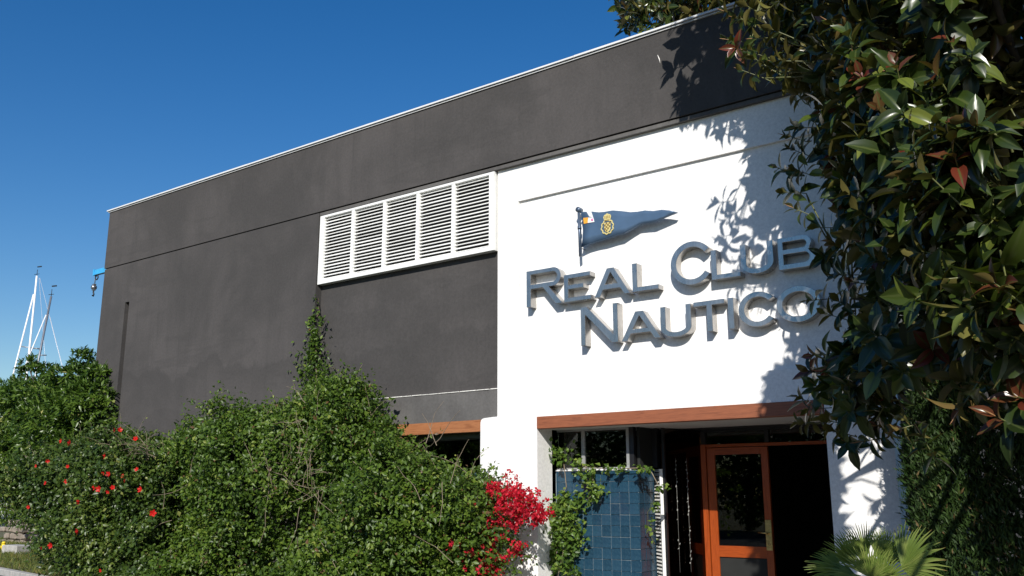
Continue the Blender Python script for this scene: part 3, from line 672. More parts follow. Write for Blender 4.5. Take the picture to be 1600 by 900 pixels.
# shoots that stick out of the outline
def shoots(root, starts, L, lsize, m, tm, n_leaf=12, proto=leaf_small(.6), name='shoot', bias=.1, upv=.9):
    tb = MB(); PP = []; DD = []
    for s0 in starts:
        d = unit(np.array([rng.normal()*.6, -abs(rng.normal())*.35, upv+rng.random()*.3])); ln_ = L*(.5+rng.random()*.9); p = np.array(s0, float); path = [p.copy()]
        for k in range(6):
            d = unit(d+np.array([rng.normal()*.18, rng.normal()*.12, -.10])); p = p+d*ln_/6; path.append(p.copy())
            for q in range(max(1, n_leaf//6)): PP.append(p+rng.normal(size=3)*.012-d*rng.random()*ln_/6); DD.append(unit(d*.4+rng.normal(size=3)))
        tb.tube(path, list(np.linspace(.005, .002, 7)), 4, False)
    tb.build('twig', tm, root)['kind'] = 'stuff'
    PP = np.array(PP); DD = np.array(DD); k = len(PP)
    R = frames(DD, unit(rnd(k)*.6+np.array([.2, -.6, .7]))); t = np.clip(.5+bias+rng.normal(size=k)*.2, 0, 1)
    scatter(name+'_leaves', proto, R, PP, lsize*(.6+.7*rng.random(k)), t, m, root)
xs_ = rng.uniform(hx[1], hx[-1], 190)
shoots(H1, [(x, 9.2+rng.random()*.5, float(np.interp(x, hx, hz))-.05) for x in xs_], .30, .055, M['hedge'], M['twig_pale'])
shoots(H1, [at(px, py, 9.4) for px, py in ((610, 720), (640, 710), (660, 740), (690, 745), (715, 750), (735, 745), (560, 660), (572, 670), (545, 640), (580, 650), (552, 610))]*2, .5, .05, M['hedge'], M['twig_pale'], 16)
# tangled bare stems
tb = MB()
for k in range(80):
    px, py = (random.gauss(455, 26), random.gauss(715, 32)) if k < 44 else (random.uniform(220, 720), random.uniform(690, 880))
    p = at(px, py, 8.72+random.random()*.15); d = unit(rng.normal(size=3)*[1, .25, 1]); path = [p]
    for q in range(6): d = unit(d+rng.normal(size=3)*[.17, .08, .17]); p = p+d*.10; path.append(p)
    tb.tube(path, list(np.linspace(.0052, .002, 7)), 4, False)
tb.build('bare_stem', M['twig_pale'], H1)['kind'] = 'stuff'

# vine climbing the corner of the recessed bay
VB = tag(empty('climbing_vine', (-11.3, 10, 2.9)), 'thin leafy vine climbing the wall corner below the louvred vent', 'climbing plant')
tb = MB(); VP = []
spine = [at(*p) for p in ((497, 610, 10.04), (492, 560, 10.04), (496, 530, 10.05), (490, 505, 10.05), (499, 488, 10.05), (497, 466, 10.06))]
tb.tube(spine, list(np.linspace(.014, .004, 6)), 5, False)
sp2 = [at(*p) for p in ((496, 530, 10.05), (503, 512, 10.05), (510, 498, 10.05))]; tb.tube(sp2, .004, 4, False); tb.build('stem', M['twig'], VB)
dens = ((spine[0], spine[1], 520, .22), (spine[1], spine[2], 150, .08), (spine[2], spine[3], 60, .05), (spine[3], spine[4], 34, .045), (spine[4], spine[5], 14, .03), (sp2[0], sp2[2], 50, .04))
for a, b, n, s in dens:
    f = rng.random((n, 1)); VP.append(a+(b-a)*f+rng.normal(size=(n, 3))*[s, .035, s*.8])
VP = np.concatenate(VP); VP[:, 1] = np.minimum(VP[:, 1]-.03, 9.985)
cloud_leaves('foliage', VP, np.tile([0, -1., .2], (len(VP), 1)), .062, leaf_small(.62), M['hedge'], VB, -.02)
sx_, sz_ = at(530, 600, 9.6)[[0, 2]]
Pm = np.stack([rng.normal(-10.6, .38, 2600), rng.normal(9.7, .14, 2600), rng.normal(3.15, .24, 2600)], 1)

# hibiscus with scarlet flowers at the left end
HB = tag(empty('hibiscus_shrub', (-16, 9.1, 0)), 'twiggy dark green shrub dotted with scarlet flowers at the left of the hedge', 'shrub')
bx = []; bz = []
for px, py in ((28, 800), (45, 745), (65, 725), (100, 708), (140, 700), (170, 698), (200, 700), (230, 708), (275, 740)):
    p = at(px, py, 8.95); bx.append(p[0]); bz.append(p[2])
eb = [at(128, 885, 8.6), at(75, 850, 8.6), at(20, 790, 8.7)]
ef = lambda C: C[:, 0]-.07*0 > np.interp(C[:, 2], [q[2] for q in eb], [q[0] for q in eb])
sprays(1900, 17, bx[0], bx[-1], prof(bx, bz), 8.6, 9.9, .22, .075, M['hib'], HB, .26, bias=.02, proto=leaf_small(.7), edge=ef)
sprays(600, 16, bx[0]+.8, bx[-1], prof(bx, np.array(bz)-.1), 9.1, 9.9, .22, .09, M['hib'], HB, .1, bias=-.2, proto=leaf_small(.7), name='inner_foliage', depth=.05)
shoots(HB, [(x, 8.8+rng.random()*.5, float(np.interp(x, bx, bz))-.1) for x in rng.uniform(bx[0], bx[-1], 90)], .5, .06, M['hib'], M['twig_pale'], 7, bias=0, upv=.6)
shoots(HB, [at(random.uniform(170, 245), random.uniform(690, 720), 8.55) for _ in range(46)], .45, .05, M['hib'], M['twig_pale'], 2, bias=0, upv=.3)
fpt = [(96, 689), (110, 692), (187, 672), (180, 672), (57, 728), (75, 720), (106, 729), (72, 755), (104, 752), (162, 738), (170, 741), (165, 712), (214, 734), (196, 751), (193, 744), (148, 761), (155, 764), (176, 762), (169, 768), (220, 765), (124, 784), (45, 792), (122, 830), (80, 852), (158, 891), (239, 802), (212, 686), (66, 856)]
petal = leaf_small(.9, .1, .3)
fme = None
for px, py in fpt:
    c = at(px, py, 8.22)
    if fme is None:
        mb = MB()
        for k in range(5):
            a = k*2*math.pi/5; d = np.array([math.cos(a), -.55, math.sin(a)]); s_ = np.array([-math.sin(a), 0, math.cos(a)])
            mb.add([(0, 0, 0), d*.5-s_*.42+[0, .1, 0], d*.55, d*.5+s_*.42+[0, .1, 0], d*1.0-s_*.3, d*1.08, d*1.0+s_*.3], [(0, 2, 1), (0, 3, 2), (1, 2, 5, 4), (2, 3, 6, 5)], True)
        mb.tube([(0, 0, 0), (.05, -1.0, -.1)], [.06, .09], 5)
        o = mb.build('flower', M['petal'], None); fme = o.data
    else: o = bpy.data.objects.new('flower', fme); COL.objects.link(o)
    o.parent = HB; o.location = Vector(c)-HB.location; o.scale = (random.uniform(.028, .050),)*3; o.rotation_euler = (random.uniform(-.7, .7), random.uniform(0, 6), random.uniform(-.8, .8))

# lighter shrub low at the left edge
LSB = tag(empty('low_shrub', at(15, 850, 10.6)*[1, 1, 0]), 'small bright green shrub low at the left edge beneath the dark shrub', 'shrub')
def blob(n, c, r, shell=.3, power=1.):
    d = rnd(n); rad = 1-np.abs(rng.normal(size=n))*shell; P = d*rad[:, None]; P = P*(1+.18*lumps(d*3, 1.)[:, None]); return np.array(c)+P*np.array(r), d
c = at(34, 785, 9.6); P, out = blob(4200, c, (1.0, .6, .50), .35); cloud_leaves('foliage', P, out, .08, leaf_small(.35), M['pit'], LSB, .15)

# tall glossy shrub beside the building corner
PT = tag(empty('evergreen_tree', (-20.2, 10.0, 0)), 'dense glossy evergreen small tree standing beside the left corner of the building', 'tree')
lobes = []
for px, py, Y, rx, rz, n in ((30, 654, 10.6, 1.55, .95, 9000), (105, 669, 10.0, 1.25, 1.1, 9000), (140, 639, 9.9, .95, .62, 6000), (60, 624, 10.3, 1.0, .5, 4500), (-40, 654, 11, 1.6, 1.1, 5000),
                             (20, 720, 10.2, 1.4, .8, 7000), (110, 730, 9.8, 1.2, .7, 6000), (44, 572, 10.2, .28, .22, 420), (130, 563, 10.0, .32, .22, 520), (75, 577, 10.2, .2, .1, 160), (110, 590, 10, .6, .25, 1500), (150, 585, 9.9, .35, .2, 700)):
    c = at(px, py, Y); lobes.append(c); P, out = blob(n, c, (rx, rx*.75, rz), .28)
    k = n//9; cen = P[:k]; oc = out[:k]               # whorls of leaves at the shoot ends
    PP = np.repeat(cen, 9, 0)+rng.normal(size=(k*9, 3))*.02; oo = unit(np.repeat(oc, 9, 0)*.8+rnd(k*9)*.8)
    t = np.clip(.45+.3*lumps(PP, 1.2)+rng.normal(size=k*9)*.15+(rng.random(k*9) < .012)*.6, 0, 1)
    scatter('crown', leaf_small(.36, .2, .1), frames(oo, unit(np.repeat(oc, 9, 0)+np.array([0, 0, .8])+rnd(k*9)*.4)), PP, .125*(.7+.6*rng.random(k*9)), t, M['pit'], PT)
tb = MB(); base = np.array([-19.0, 10.4, 0]); tb.tube([base, base+[.1, 0, .9], base+[.05, .1, 1.6]], [.14, .11, .09], 8)
for c in lobes: m_ = (base+[0.05, .1, 1.4])*.5+c*.5+[0, 0, -.15]; tb.tube([base+[.05, .1, 1.4], m_, c], [.06, .035, .012], 6)
tb.build('trunk', M['bark'], PT)

# bougainvillea against the white pillar
BG = tag(empty('bougainvillea', (-7.8, 9.6, 0)), 'bougainvillea with crimson bracts leaning on the white pillar', 'flowering plant')
def onplane(list_, jit, yj=.12):
    out = []
    for px, py, Y, s, n in list_:
        c = at(px, py, Y); out.append(c+rng.normal(size=(n, 3))*[s*jit, yj, s*jit])
    return np.concatenate(out)
# dome of bracts: clusters of three on rounded sprays
bc = []
for px, py, Y, s, n in ((800, 772, 9.55, .16, 60), (825, 785, 9.5, .15, 55), (775, 775, 9.55, .13, 34), (838, 800, 9.5, .12, 38), (812, 800, 9.5, .15, 44), (790, 797, 9.52, .13, 20), (848, 806, 9.5, .05, 12), (770, 765, 9.6, .06, 12),
                        (770, 815, 9.5, .09, 16), (745, 825, 9.45, .09, 9), (765, 850, 9.45, .08, 15), (775, 870, 9.45, .09, 13), (808, 853, 9.5, .05, 10), (802, 868, 9.5, .06, 8), (735, 880, 9.42, .06, 7), (725, 873, 9.42, .05, 5), (770, 893, 9.42, .10, 12), (762, 835, 9.45, .08, 10), (738, 812, 9.3, .06, 6), (715, 850, 9.2, .05, 5), (748, 790, 9.35, .06, 7), (728, 838, 9.25, .07, 7), (745, 862, 9.3, .07, 9), (752, 885, 9.3, .07, 9), (800, 820, 9.5, .12, 14)):
    c = at(px, py, Y); bc.append(c+rng.normal(size=(n, 3))*[s*.62, .09, s*.55])
bc = np.concatenate(bc); k = len(bc)
CC = np.repeat(bc, 9, 0)+rng.normal(size=(k*9, 3))*.018; oo = unit(np.array([.1, -.7, .5])+rng.normal(size=(k*9, 3))*.9)
scatter('bract_cluster', leaf_small(.8, .2, .15), frames(oo, unit(rnd(k*9)+np.array([.3, -.6, .5]))), CC, .043*(.7+.5*rng.random(k*9)), np.clip(rng.normal(.5, .22, k*9), 0, 1), M['bract'], BG)
lv = onplane(((770, 800, 9.6, .22, 260), (745, 830, 9.5, .22, 520), (760, 870, 9.5, .22, 560), (735, 880, 9.45, .2, 480), (800, 860, 9.6, .13, 170), (720, 850, 9.4, .2, 380), (790, 840, 9.6, .14, 160), (790, 890, 9.5, .2, 200), (765, 775, 9.6, .12, 90), (815, 800, 9.62, .15, 120)), .7)
cloud_leaves('foliage', lv, np.tile([0, -1., .2], (len(lv), 1)), .055, leaf_small(.6), M['hedge'], BG, .05)
tb = MB()
for px0, py0, px1, py1 in ((760, 905, 775, 800), (755, 905, 745, 820), (770, 905, 805, 850), (765, 905, 825, 790), (750, 905, 727, 850), (775, 800, 763, 735), (778, 790, 790, 745), (800, 860, 842, 876)):
    a = at(px0, py0, 9.7); b = at(px1, py1, 9.55); m_ = (a+b)/2+rng.normal(size=3)*.05; tb.tube([a, m_, b], [.012, .008, .004], 5, False)
tb.build('stem', M['twig'], BG)
tp = onplane(((762, 742, 9.6, .05, 8), (776, 752, 9.6, .07, 10), (790, 745, 9.6, .04, 5), (830, 875, 9.6, .06, 8)), 1., .03)
cloud_leaves('foliage', tp, np.tile([0, -1., .2], (len(tp), 1)), .05, leaf_small(.6), M['hedge'], BG, .0)

# vine over the blue tiles
TV = tag(empty('tile_wall_vine', (-6.8, 10.3, 0)), 'light green creeper hanging over the left side of the blue tiled wall', 'climbing plant')
vl = []
for px, py, s, n in ((880, 715, .10, 60), (868, 705, .07, 20), (905, 728, .08, 40), (925, 735, .06, 22), (948, 733, .05, 22), (970, 735, .05, 24), (1003, 733, .05, 24), (915, 745, .07, 34), (925, 760, .07, 40), (930, 775, .08, 55), (905, 780, .10, 80), (880, 785, .11, 100), (872, 800, .10, 95),
                     (890, 805, .10, 85), (868, 825, .10, 95), (885, 830, .11, 95), (905, 828, .09, 50), (875, 850, .11, 100), (890, 860, .10, 80), (868, 872, .09, 70), (885, 885, .10, 75), (865, 890, .07, 40), (902, 845, .08, 34), (855, 880, .05, 14), (850, 700, .03, 8), (855, 860, .05, 16), (940, 768, .05, 18), (900, 895, .08, 34)):
    c = at(px, py, 10.38); vl.append(c+rng.normal(size=(n, 3))*[s*.62, .05, s*.62])
vl = np.concatenate(vl)
cloud_leaves('foliage', vl, np.tile([.1, -1., .35], (len(vl), 1)), .066, leaf_small(.72), M['vine'], TV, .08)
tb = MB()
for path in (((862, 905), (872, 850), (868, 800), (885, 760), (880, 715)), ((872, 900), (885, 840), (905, 790), (930, 770), (925, 740), (905, 722)), ((905, 728), (950, 733), (1003, 731), (1018, 738), (1028, 757))):
    tb.tube([at(px, py, 10.40) for px, py in path], .006, 5, False)
tb.build('stem', M['twig_pale'], TV)
hv = []
for px, py, n in ((1010, 735, 8), (1028, 762, 10), (1034, 764, 6), (1024, 788, 8), (1011, 797, 5), (1012, 815, 6), (1015, 832, 4), (1022, 846, 2), (1022, 790, 3)):
    hv.append(at(px, py, 10.42)+[.02, .03, 0]+rng.normal(size=(n, 3))*[.028, .02, .025])
hv = np.concatenate(hv); cloud_leaves('foliage', hv, np.tile([.3, -1., .3], (len(hv), 1)), .062, leaf_small(.72), M['vine'], TV, .08)
MB().tube([at(px, py, 10.44) for px, py in ((1020, 740), (1031, 764), (1018, 790), (1012, 800), (1013, 830), (1023, 850))], .003, 4, False).build('stem', M['greentwig'], TV)

# ------------------------------------------------------------------ clipped conifer hedge on the right
CH = tag(empty('conifer_hedge', (0, 9.4, 0)), 'clipped dark conifer hedge at the right beneath the rubber tree', 'hedge')
def cyp(n, yf, dep, bias, size):
    x = rng.uniform(-2.12, 2.6, n); z = rng.uniform(.4, 3.3, n); y = np.full(n, yf); left = rng.random(n) < .16
    x = np.where(left, -2.12, x); y = np.where(left, rng.uniform(yf, 10.0, n), y)
    P = np.stack([x, y, z], 1); out = np.where(left[:, None], np.array([-1., -.2, .2]), np.array([0, -1., .25])); out = unit(out)
    P = P+out*(lumps(P, 1.2)*.10+lumps(P, 4.)*.05-rng.exponential(dep, n)+rng.random(n)**5*.09)[:, None]
    d = unit(out*.5+np.array([0, 0, .55])+rnd(n)*.55); R = frames(d, unit(out+rnd(n)*.6))
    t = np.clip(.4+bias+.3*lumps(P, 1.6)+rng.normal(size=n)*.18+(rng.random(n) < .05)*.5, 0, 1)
    return R, P, size*(.6+.8*rng.random(n)), t
R, P, S, t = cyp(90000, 9.15, .07, 0, .060); scatter('foliage', leaf_small(.24, .1, .1), R, P, S, t, M['cyp'], CH)
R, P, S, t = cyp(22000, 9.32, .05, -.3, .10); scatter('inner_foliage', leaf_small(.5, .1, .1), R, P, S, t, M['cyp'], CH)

# ------------------------------------------------------------------ fan palm
FP = tag(empty('fan_palm', at(1375, 905, 8.6)*[1, 1, 0]), 'low fan palm with spiky green fronds in front of the right white pillar', 'palm')
heart = at(1372, 925, 8.6)
def frond(hub, direc, nrm, R, spanr, nseg, base, dry=0):
    hub = np.array(hub); direc = unit(np.array(direc, float)); nrm = np.array(nrm, float); nrm = unit(nrm-direc*(nrm@direc)); side = np.cross(direc, nrm)
    vs = []; fs = []; tn = []; rb = []
    for k in range(nseg):
        a = -spanr/2+spanr*k/(nseg-1); d = direc*math.cos(a)+side*math.sin(a); s2 = -direc*math.sin(a)+side*math.cos(a)
        L = R*(.82+.18*math.cos(a*.8))*random.uniform(.93, 1.05); wd = R*spanr/nseg*.33
        droop = -.10*R*random.uniform(.5, 1.6); b = len(vs)
        pts = [(0, .004), (.45, wd), (.75, wd*.62), (1, .001)]
        for (tt, hw) in pts:
            c = hub+d*L*tt+nrm*(.10*R*math.sin(tt*1.6)*math.cos(a))+np.array([0, 0, droop*tt**3]); sg = nrm*hw*.55
            vs += [c-s2*hw+sg, c, c+s2*hw+sg]; tv = random.uniform(.45, .88)
            tn += [tv+(.35*dry if tt > .9 else 0)]*3; rb += [0, 1, 0]
        for q in range(3):
            fs += [(b+q*3, b+q*3+1, b+q*3+4, b+q*3+3), (b+q*3+1, b+q*3+2, b+q*3+5, b+q*3+4)]
    nl = len(vs); mb = MB().add(vs, fs, True)
    mid = (hub+np.array(base))/2+np.array([0, 0, .05]); mb.tube([base, mid, hub, hub+direc*R*.12], [.011, .008, .007, .003], 5, False)
    me = bpy.data.meshes.new('frond'); me.from_pydata(mb.v, [], mb.f); me.polygons.foreach_set('use_smooth', [True]*len(me.polygons))
    a = me.attributes.new('tint', 'FLOAT', 'POINT'); a.data.foreach_set('value', [min(1, q) for q in tn]+[.6]*(len(mb.v)-nl))
    link('frond', me, FP, M['palm'])
for (hx_, hy_, Y, dx, dz, nr, R_, sp, ns, dry) in (
    (1352, 868, 8.55, -.28, .96, (.6, -.7, .3), .40, 1.25, 18, 0), (1375, 868, 8.45, .45, .90, (-.3, -.85, .4), .36, 1.9, 24, .1),
    (1410, 878, 8.2, .80, .55, (.1, -.85, .5), .46, 2.4, 26, .9), (1318, 884, 8.4, -.92, .32, (.2, -.6, .8), .36, 1.7, 18, .3),
    (1340, 893, 8.3, -.85, .05, (0, -.7, .7), .34, 1.6, 16, .2), (1392, 905, 8.15, .7, -.35, (.1, -.6, .8), .36, 1.8, 18, .3), (1335, 872, 8.6, -.6, .8, (.4, -.8, .4), .36, 1.5, 18, 0), (1392, 872, 8.5, .25, .95, (-.1, -.9, .3), .36, 1.6, 20, 0), (1360, 892, 8.3, -.15, .95, (.1, -.9, .35), .34, 1.7, 20, .1), (1378, 900, 8.2, .5, .7, (.1, -.9, .4), .34, 1.9, 20, .2), (1362, 895, 8.15, .15, .6, (.0, -.95, .3), .24, 2.2, 18, .2)):
    frond(at(hx_, hy_+10, Y), (dx, -.10, dz), nr, R_*.93, sp, ns, heart, dry)
MB().tube([(heart[0], heart[1], 0), heart+[0, 0, -.05]], [.12, .07], 9).build('trunk', M['bark'], FP)

# ------------------------------------------------------------------ rubber fig trees
FIG = leaf_broad(.14, .16, .46); FIGB = leaf_broad(.30, .42, .44)
SV = np.array(SUN)
def rosettes(tips, axes, rngs, nl=(7, 12), size=(.13, .21), red=.25):
    T = []; D = []; NN = []; S = []; TI = []; ID = []
    for i, (p, a) in enumerate(zip(tips, axes)):
        a = a/np.linalg.norm(a); e1 = np.cross(a, [.3, .2, .93]); e1 /= np.linalg.norm(e1); e2 = np.cross(a, e1)
        n = rngs.integers(*nl); ph = rngs.random()*6.28; isred = rngs.random() < red*.65; sz = rngs.uniform(*size); tb_ = rngs.normal(.36, .16)
        for k in range(n):
            f = k/max(1, n-1); th = math.radians(22+80*f**.8+rngs.normal()*9); q = ph+k*2.4
            d = a*math.cos(th)+(e1*math.cos(q)+e2*math.sin(q))*math.sin(th); d = d+np.array([0, 0, -.30*f]); d /= np.linalg.norm(d)
            nn = a-d*(a@d)+np.array([0, 0, .15])+rngs.normal(size=3)*.12
            T.append(p-a*(.16*f)); D.append(d); NN.append(nn); S.append(sz*(.62+.5*min(1, f*1.8))*rngs.uniform(.85, 1.12))
            tv = tb_+rngs.normal()*.12
            if isred and f < .45: tv = rngs.uniform(.82, 1)
            elif rngs.random() < .035: tv = rngs.uniform(.7, .8)
            elif tv > .74: tv = .74
            TI.append(min(1, max(0, tv))); ID.append(i)
    T, D, NN = map(np.array, (T, D, NN)); return frames(D, NN), T, np.array(S), np.array(TI), np.array(ID)

def lit_edge(z): return np.interp(z, [0, 1.0, 1.9, 2.3, 2.9, 3.2, 3.6, 4.2, 4.6, 5.4, 5.9, 6.25, 6.35, 7.6, 9], [-2.1, -2.15, -2.25, -2.35, -3.15, -3.45, -3.62, -3.80, -3.88, -3.95, -4.12, -4.5, -4.9, -4.95, -5.0])
def leftlim(py): return np.interp(py, [-400, -60, 0, 60, 110, 150, 230, 330, 400, 470, 560, 640, 700, 900], [1150, 1170, 1175, 1175, 1205, 1262, 1272, 1295, 1350, 1350, 1312, 1290, 1315, 1500])
def crown(nwant, lob, rngs, seed_filter=True):
    tips = []; axes = []
    wts = np.array([l[-1] for l in lob], float); wts /= wts.sum(); tries = 0
    while len(tips) < nwant and tries < nwant*40:
        tries += 1
        l = lob[rngs.choice(len(lob), p=wts)]; c = np.array(l[0]); r = np.array(l[1]); d = rngs.normal(size=3); d /= np.linalg.norm(d)
        rad = 1-abs(rngs.normal())*.30
        if rad < .1: continue
        p = c+d*r*rad
        if seed_filter:
            x, y, dz = proj(p); m = 22
            if p[1] > 9.55 or p[2] < 1.5 or dz < 4.1: continue
            if 0 < y < 900 and x < leftlim(y)+m+rngs.normal()*8: continue
            if 120 < y < 760 and x < leftlim(y)+100 and rngs.random() < .35: continue
            if p[1] < 8.6:
                t_ = 8.6-p[1]; qx, qz = p[0]-.54*t_, p[2]-.717*t_
                if -2.8 < qx < -1.0 and .2 < qz < 1.35: continue
            if p[1] < 9.1:
                t_ = 9.1-p[1]; qx, qz = p[0]-.54*t_, p[2]-.717*t_
                if -1.9 < qx < 1.2 and qz < 1.15+.28*(qx+1.9) and rngs.random() < .8: continue
            low = np.interp(x, [1250, 1330, 1400, 1480, 1600, 2200], [640, 655, 690, 700, 705, 690])
            if y > low-rngs.random()*25: continue
            t_ = 10.08-p[1]; sx_, sz_ = p[0]-.54*t_, p[2]-.717*t_
            under = sz_ < 3.0 and sx_ > -3.9 and not (sz_ < 2.4 and sx_ > -3.25)
            if sx_ < lit_edge(sz_)+.12+rngs.normal()*.05 and sz_ < 8.1 and not under: continue
            if sz_ < 6.3 and sx_ < lit_edge(sz_)+.75 and not under and rngs.random() < .76: continue
            if 6.3 <= sz_ < 8.1 and sx_ < lit_edge(sz_)+.8 and rngs.random() < .6: continue
            if rad > .62 and l[-1] > 0 and lumps(p[None]*1.0, 1.55)[0]+.35*lumps(p[None]+5, 3.1)[0] < -.08 and x > 1330 and y < 430: continue
        ax = d*.8+np.array([0, -.18, .35])+rngs.normal(size=3)*.35
        tips.append(p); axes.append(ax/np.linalg.norm(ax))
    return np.array(tips), np.array(axes)

RT = tag(empty('rubber_tree', (-1.0, 7.6, 0)), 'large rubber fig tree with glossy dark leaves covering the right side of the facade', 'tree')
rg1 = np.random.default_rng(5)
lob = [((-1.9, 8.1, 5.2), (1.5, 1.2, 1.6), 20), ((-1.7, 7.4, 3.6), (1.35, 1.3, 1.5), 20), ((-.9, 6.2, 3.4), (1.1, 1.2, 1.3), 14), ((-.7, 6.3, 5.0), (1.4, 1.4, 1.4), 16),
       ((-2.6, 8.3, 7.2), (1.6, 1.1, 1.3), 20), ((-.9, 7.5, 7.0), (1.8, 1.8, 1.6), 16), ((.6, 6.8, 5.6), (1.6, 1.6, 2.0), 12), ((-.45, 5.0, 2.9), (.75, .8, .7), 8), ((-2.4, 8.7, 3.4), (.9, .7, 1.1), 12), ((-2.55, 8.2, 2.75), (.75, .7, .55), 9), ((-1.75, 7.6, 2.6), (.7, .8, .5), 7), ((-.95, 6.8, 2.55), (.9, .9, .5), 10), ((-.4, 7.2, 3.5), (.9, .8, .8), 12), ((-.2, 6.6, 2.4), (.8, .9, .55), 8), ((-1.4, 7.6, 9.0), (2.2, 1.6, 1.3), 14), ((.5, 6.5, 3.2), (1.2, 1.2, 1.2), 8), ((.95, 5.2, 6.7), (1.5, 1.3, 1.5), 9), ((1.1, 5.7, 4.7), (1.0, 1.2, 1.3), 6)]
tips, axes = crown(5600, lob, rg1)
# hand-placed sprays on the outline
hand = [(1132, 18, 8.2), (1165, 8, 8.1), (1195, 20, 7.9), (1138, 62, 8.1), (1180, 92, 7.9), (1168, 80, 8.), (1215, 262, 8.9), (1285, 398, 8.8), (1262, 580, 8.8), (1250, 622, 8.8), (1310, 540, 8.5), (1245, 660, 8.7), (1300, 672, 8.4), (1228, 212, 8.8), (1310, 470, 8.6), (1148, 75, 8.0), (1160, 110, 7.9), (1180, 60, 7.8), (1205, 45, 7.7), (1215, 95, 7.7), (1150, 28, 8.1), (1245, 200, 8.6), (1240, 140, 8.3), (1235, 232, 8.8), (1240, 265, 8.8), (1225, 300, 8.9), (1240, 325, 8.8), (1275, 355, 8.8), (1300, 380, 8.6), (1262, 470, 8.9), (1290, 490, 8.7), (1305, 430, 8.6), (1330, 440, 8.2),
        (1270, 555, 8.6), (1290, 580, 8.4), (1272, 600, 8.6), (1300, 620, 8.2), (1262, 640, 8.8), (1285, 655, 8.4), (1330, 630, 8.), (1370, 665, 7.6), (1400, 672, 7.2), (1440, 680, 6.6), (1490, 590, 5.2), (1485, 560, 5.6), (1500, 640, 5.0), (1555, 650, 4.9), (1590, 620, 4.9), (1540, 600, 5.0), (1490, 180, 5.8), (1530, 190, 5.8), (1500, 310, 5.6), (1555, 315, 5.6), (1350, 655, 7.9), (1320, 690, 7.8), (1345, 690, 7.6), (1440, 200, 6.2)]
ht = np.array([at(*h) for h in hand]); ha = np.array([unit(np.array([-.75+.4*((h[0]-1150)/450), -.45, .18])+rg1.normal(size=3)*.3) for h in hand])
# sprays whose shadows fall across the right white pillar
sh_t = []; sh_a = []
for px_, py_, t_ in ((1352, 700, 1.8), (1368, 785, 2.4)):
    q = at(px_, py_, 10.08); sh_t.append(q+np.array([.54, -1, .717])*t_); sh_a.append(unit(np.array([-.7, -.3, .1])+rg1.normal(size=3)*.2))
# single sprays on the sunny side of the crown that throw separate leaf shadows on the wall and the dark band
for px_, py_ in ((1180, 300), (1172, 338), (1148, 212), (1200, 250), (1192, 385), (1228, 330), (1250, 540), (1130, 200), (1168, 258), (1215, 300), (1205, 345), (1062, 88), (1072, 150), (1050, 118), (1085, 170), (1095, 120), (1215, 415)):
    q = at(px_, py_, 10.08)
    for t_ in np.arange(.9, 4.2, .1):
        c_t = q+np.array([.54, -1, .717])*t_; x_, y_, dz_ = proj(c_t)
        if x_ > leftlim(y_)+12 or y_ < -25: break
    else: continue
    sh_t.append(c_t+rg1.normal(size=3)*.03); sh_a.append(unit(np.array([-.75, -.2, .0])+rg1.normal(size=3)*.3))
tips = np.concatenate([ht, np.array(sh_t), tips]); axes = np.concatenate([ha, np.array(sh_a), axes])
R, T, S, TI, ID = rosettes(tips, axes, rg1)
S[(ID >= len(ht)) & (ID < len(ht)+len(sh_t))] *= 1.4
px = np.array([proj(p) for p in T]); vis = (px[:, 0] > 1080) & (px[:, 0] < 1600) & (px[:, 1] > 0) & (px[:, 1] < 760)
score = np.where(vis, S/px[:, 2], 0); score[np.isin(ID, np.arange(len(ht)))] *= 1.5; order = np.argsort(-score); near = order[:300]; rest = order[300:]
ia = near[::2]; ib = near[1::2]
instance_leaves(FIG, R[ia], T[ia], S[ia], TI[ia], M['fig'], RT, 'fig'); instance_leaves(FIGB, R[ib], T[ib], S[ib], TI[ib], M['fig'], RT, 'curled')
FIG2 = leaf_mid(); r1 = rest[:3500]; r2 = rest[3500:]
for pr_, q_ in ((FIG, r1[::2]), (FIGB, r1[1::2])): scatter('crown', pr_, R[q_], T[q_], S[q_], TI[q_], M['fig'], RT)
scatter('inner_crown', FIG2, R[r2], T[r2], S[r2], TI[r2], M['fig'], RT)
# trunk, limbs, twigs
tb = MB(); tr = np.array([.1, 10.1, 0]); fork = np.array([-.4, 9.0, 3.6])
tb.tube([tr, (.0, 9.95, 2.0), fork], [.30, .24, .20], 12)
cen = [np.array(l[0]) for l in lob]
for c in cen: m_ = fork*.5+c*.5+rg1.normal(size=3)*.2; tb.tube([fork+[0, 0, -.1], m_, c], [.07, .04, .018], 8, False)
tb.build('trunk', M['bark'], RT)
tb = MB()
for i, (p, a) in enumerate(zip(tips, axes)):
    c = min(cen, key=lambda q: np.linalg.norm(q-p)); b = p-a*.22; tb.tube([p, b, b*.93+c*.07+[0, 0, -.03]], [.004, .006, .007], 4, False)
    if i < len(ht)+len(sh_t) and np.linalg.norm(c-p) < 1.7 and proj(p)[1] < 600: m_ = b*.45+c*.55+[0, 0, .08]; tb.tube([b, b*.75+c*.25+[0, 0, .03], m_, c], [.006, .008, .011, .016], 5, False)
tb.build('branch', M['greentwig'], RT)['kind'] = 'stuff'
# pointed reddish sheaths at shoot ends
sp = MB()
for p, a in list(zip(tips, axes))[:260]: sp.tube([p, p+a*.04, p+a*.09], [.003, .005, .001], 5, False)
sp.build('leaf_sheath', simple('cream_red_sheath', (.30, .16, .07), .4, 0, .4, 30), RT)['kind'] = 'stuff'

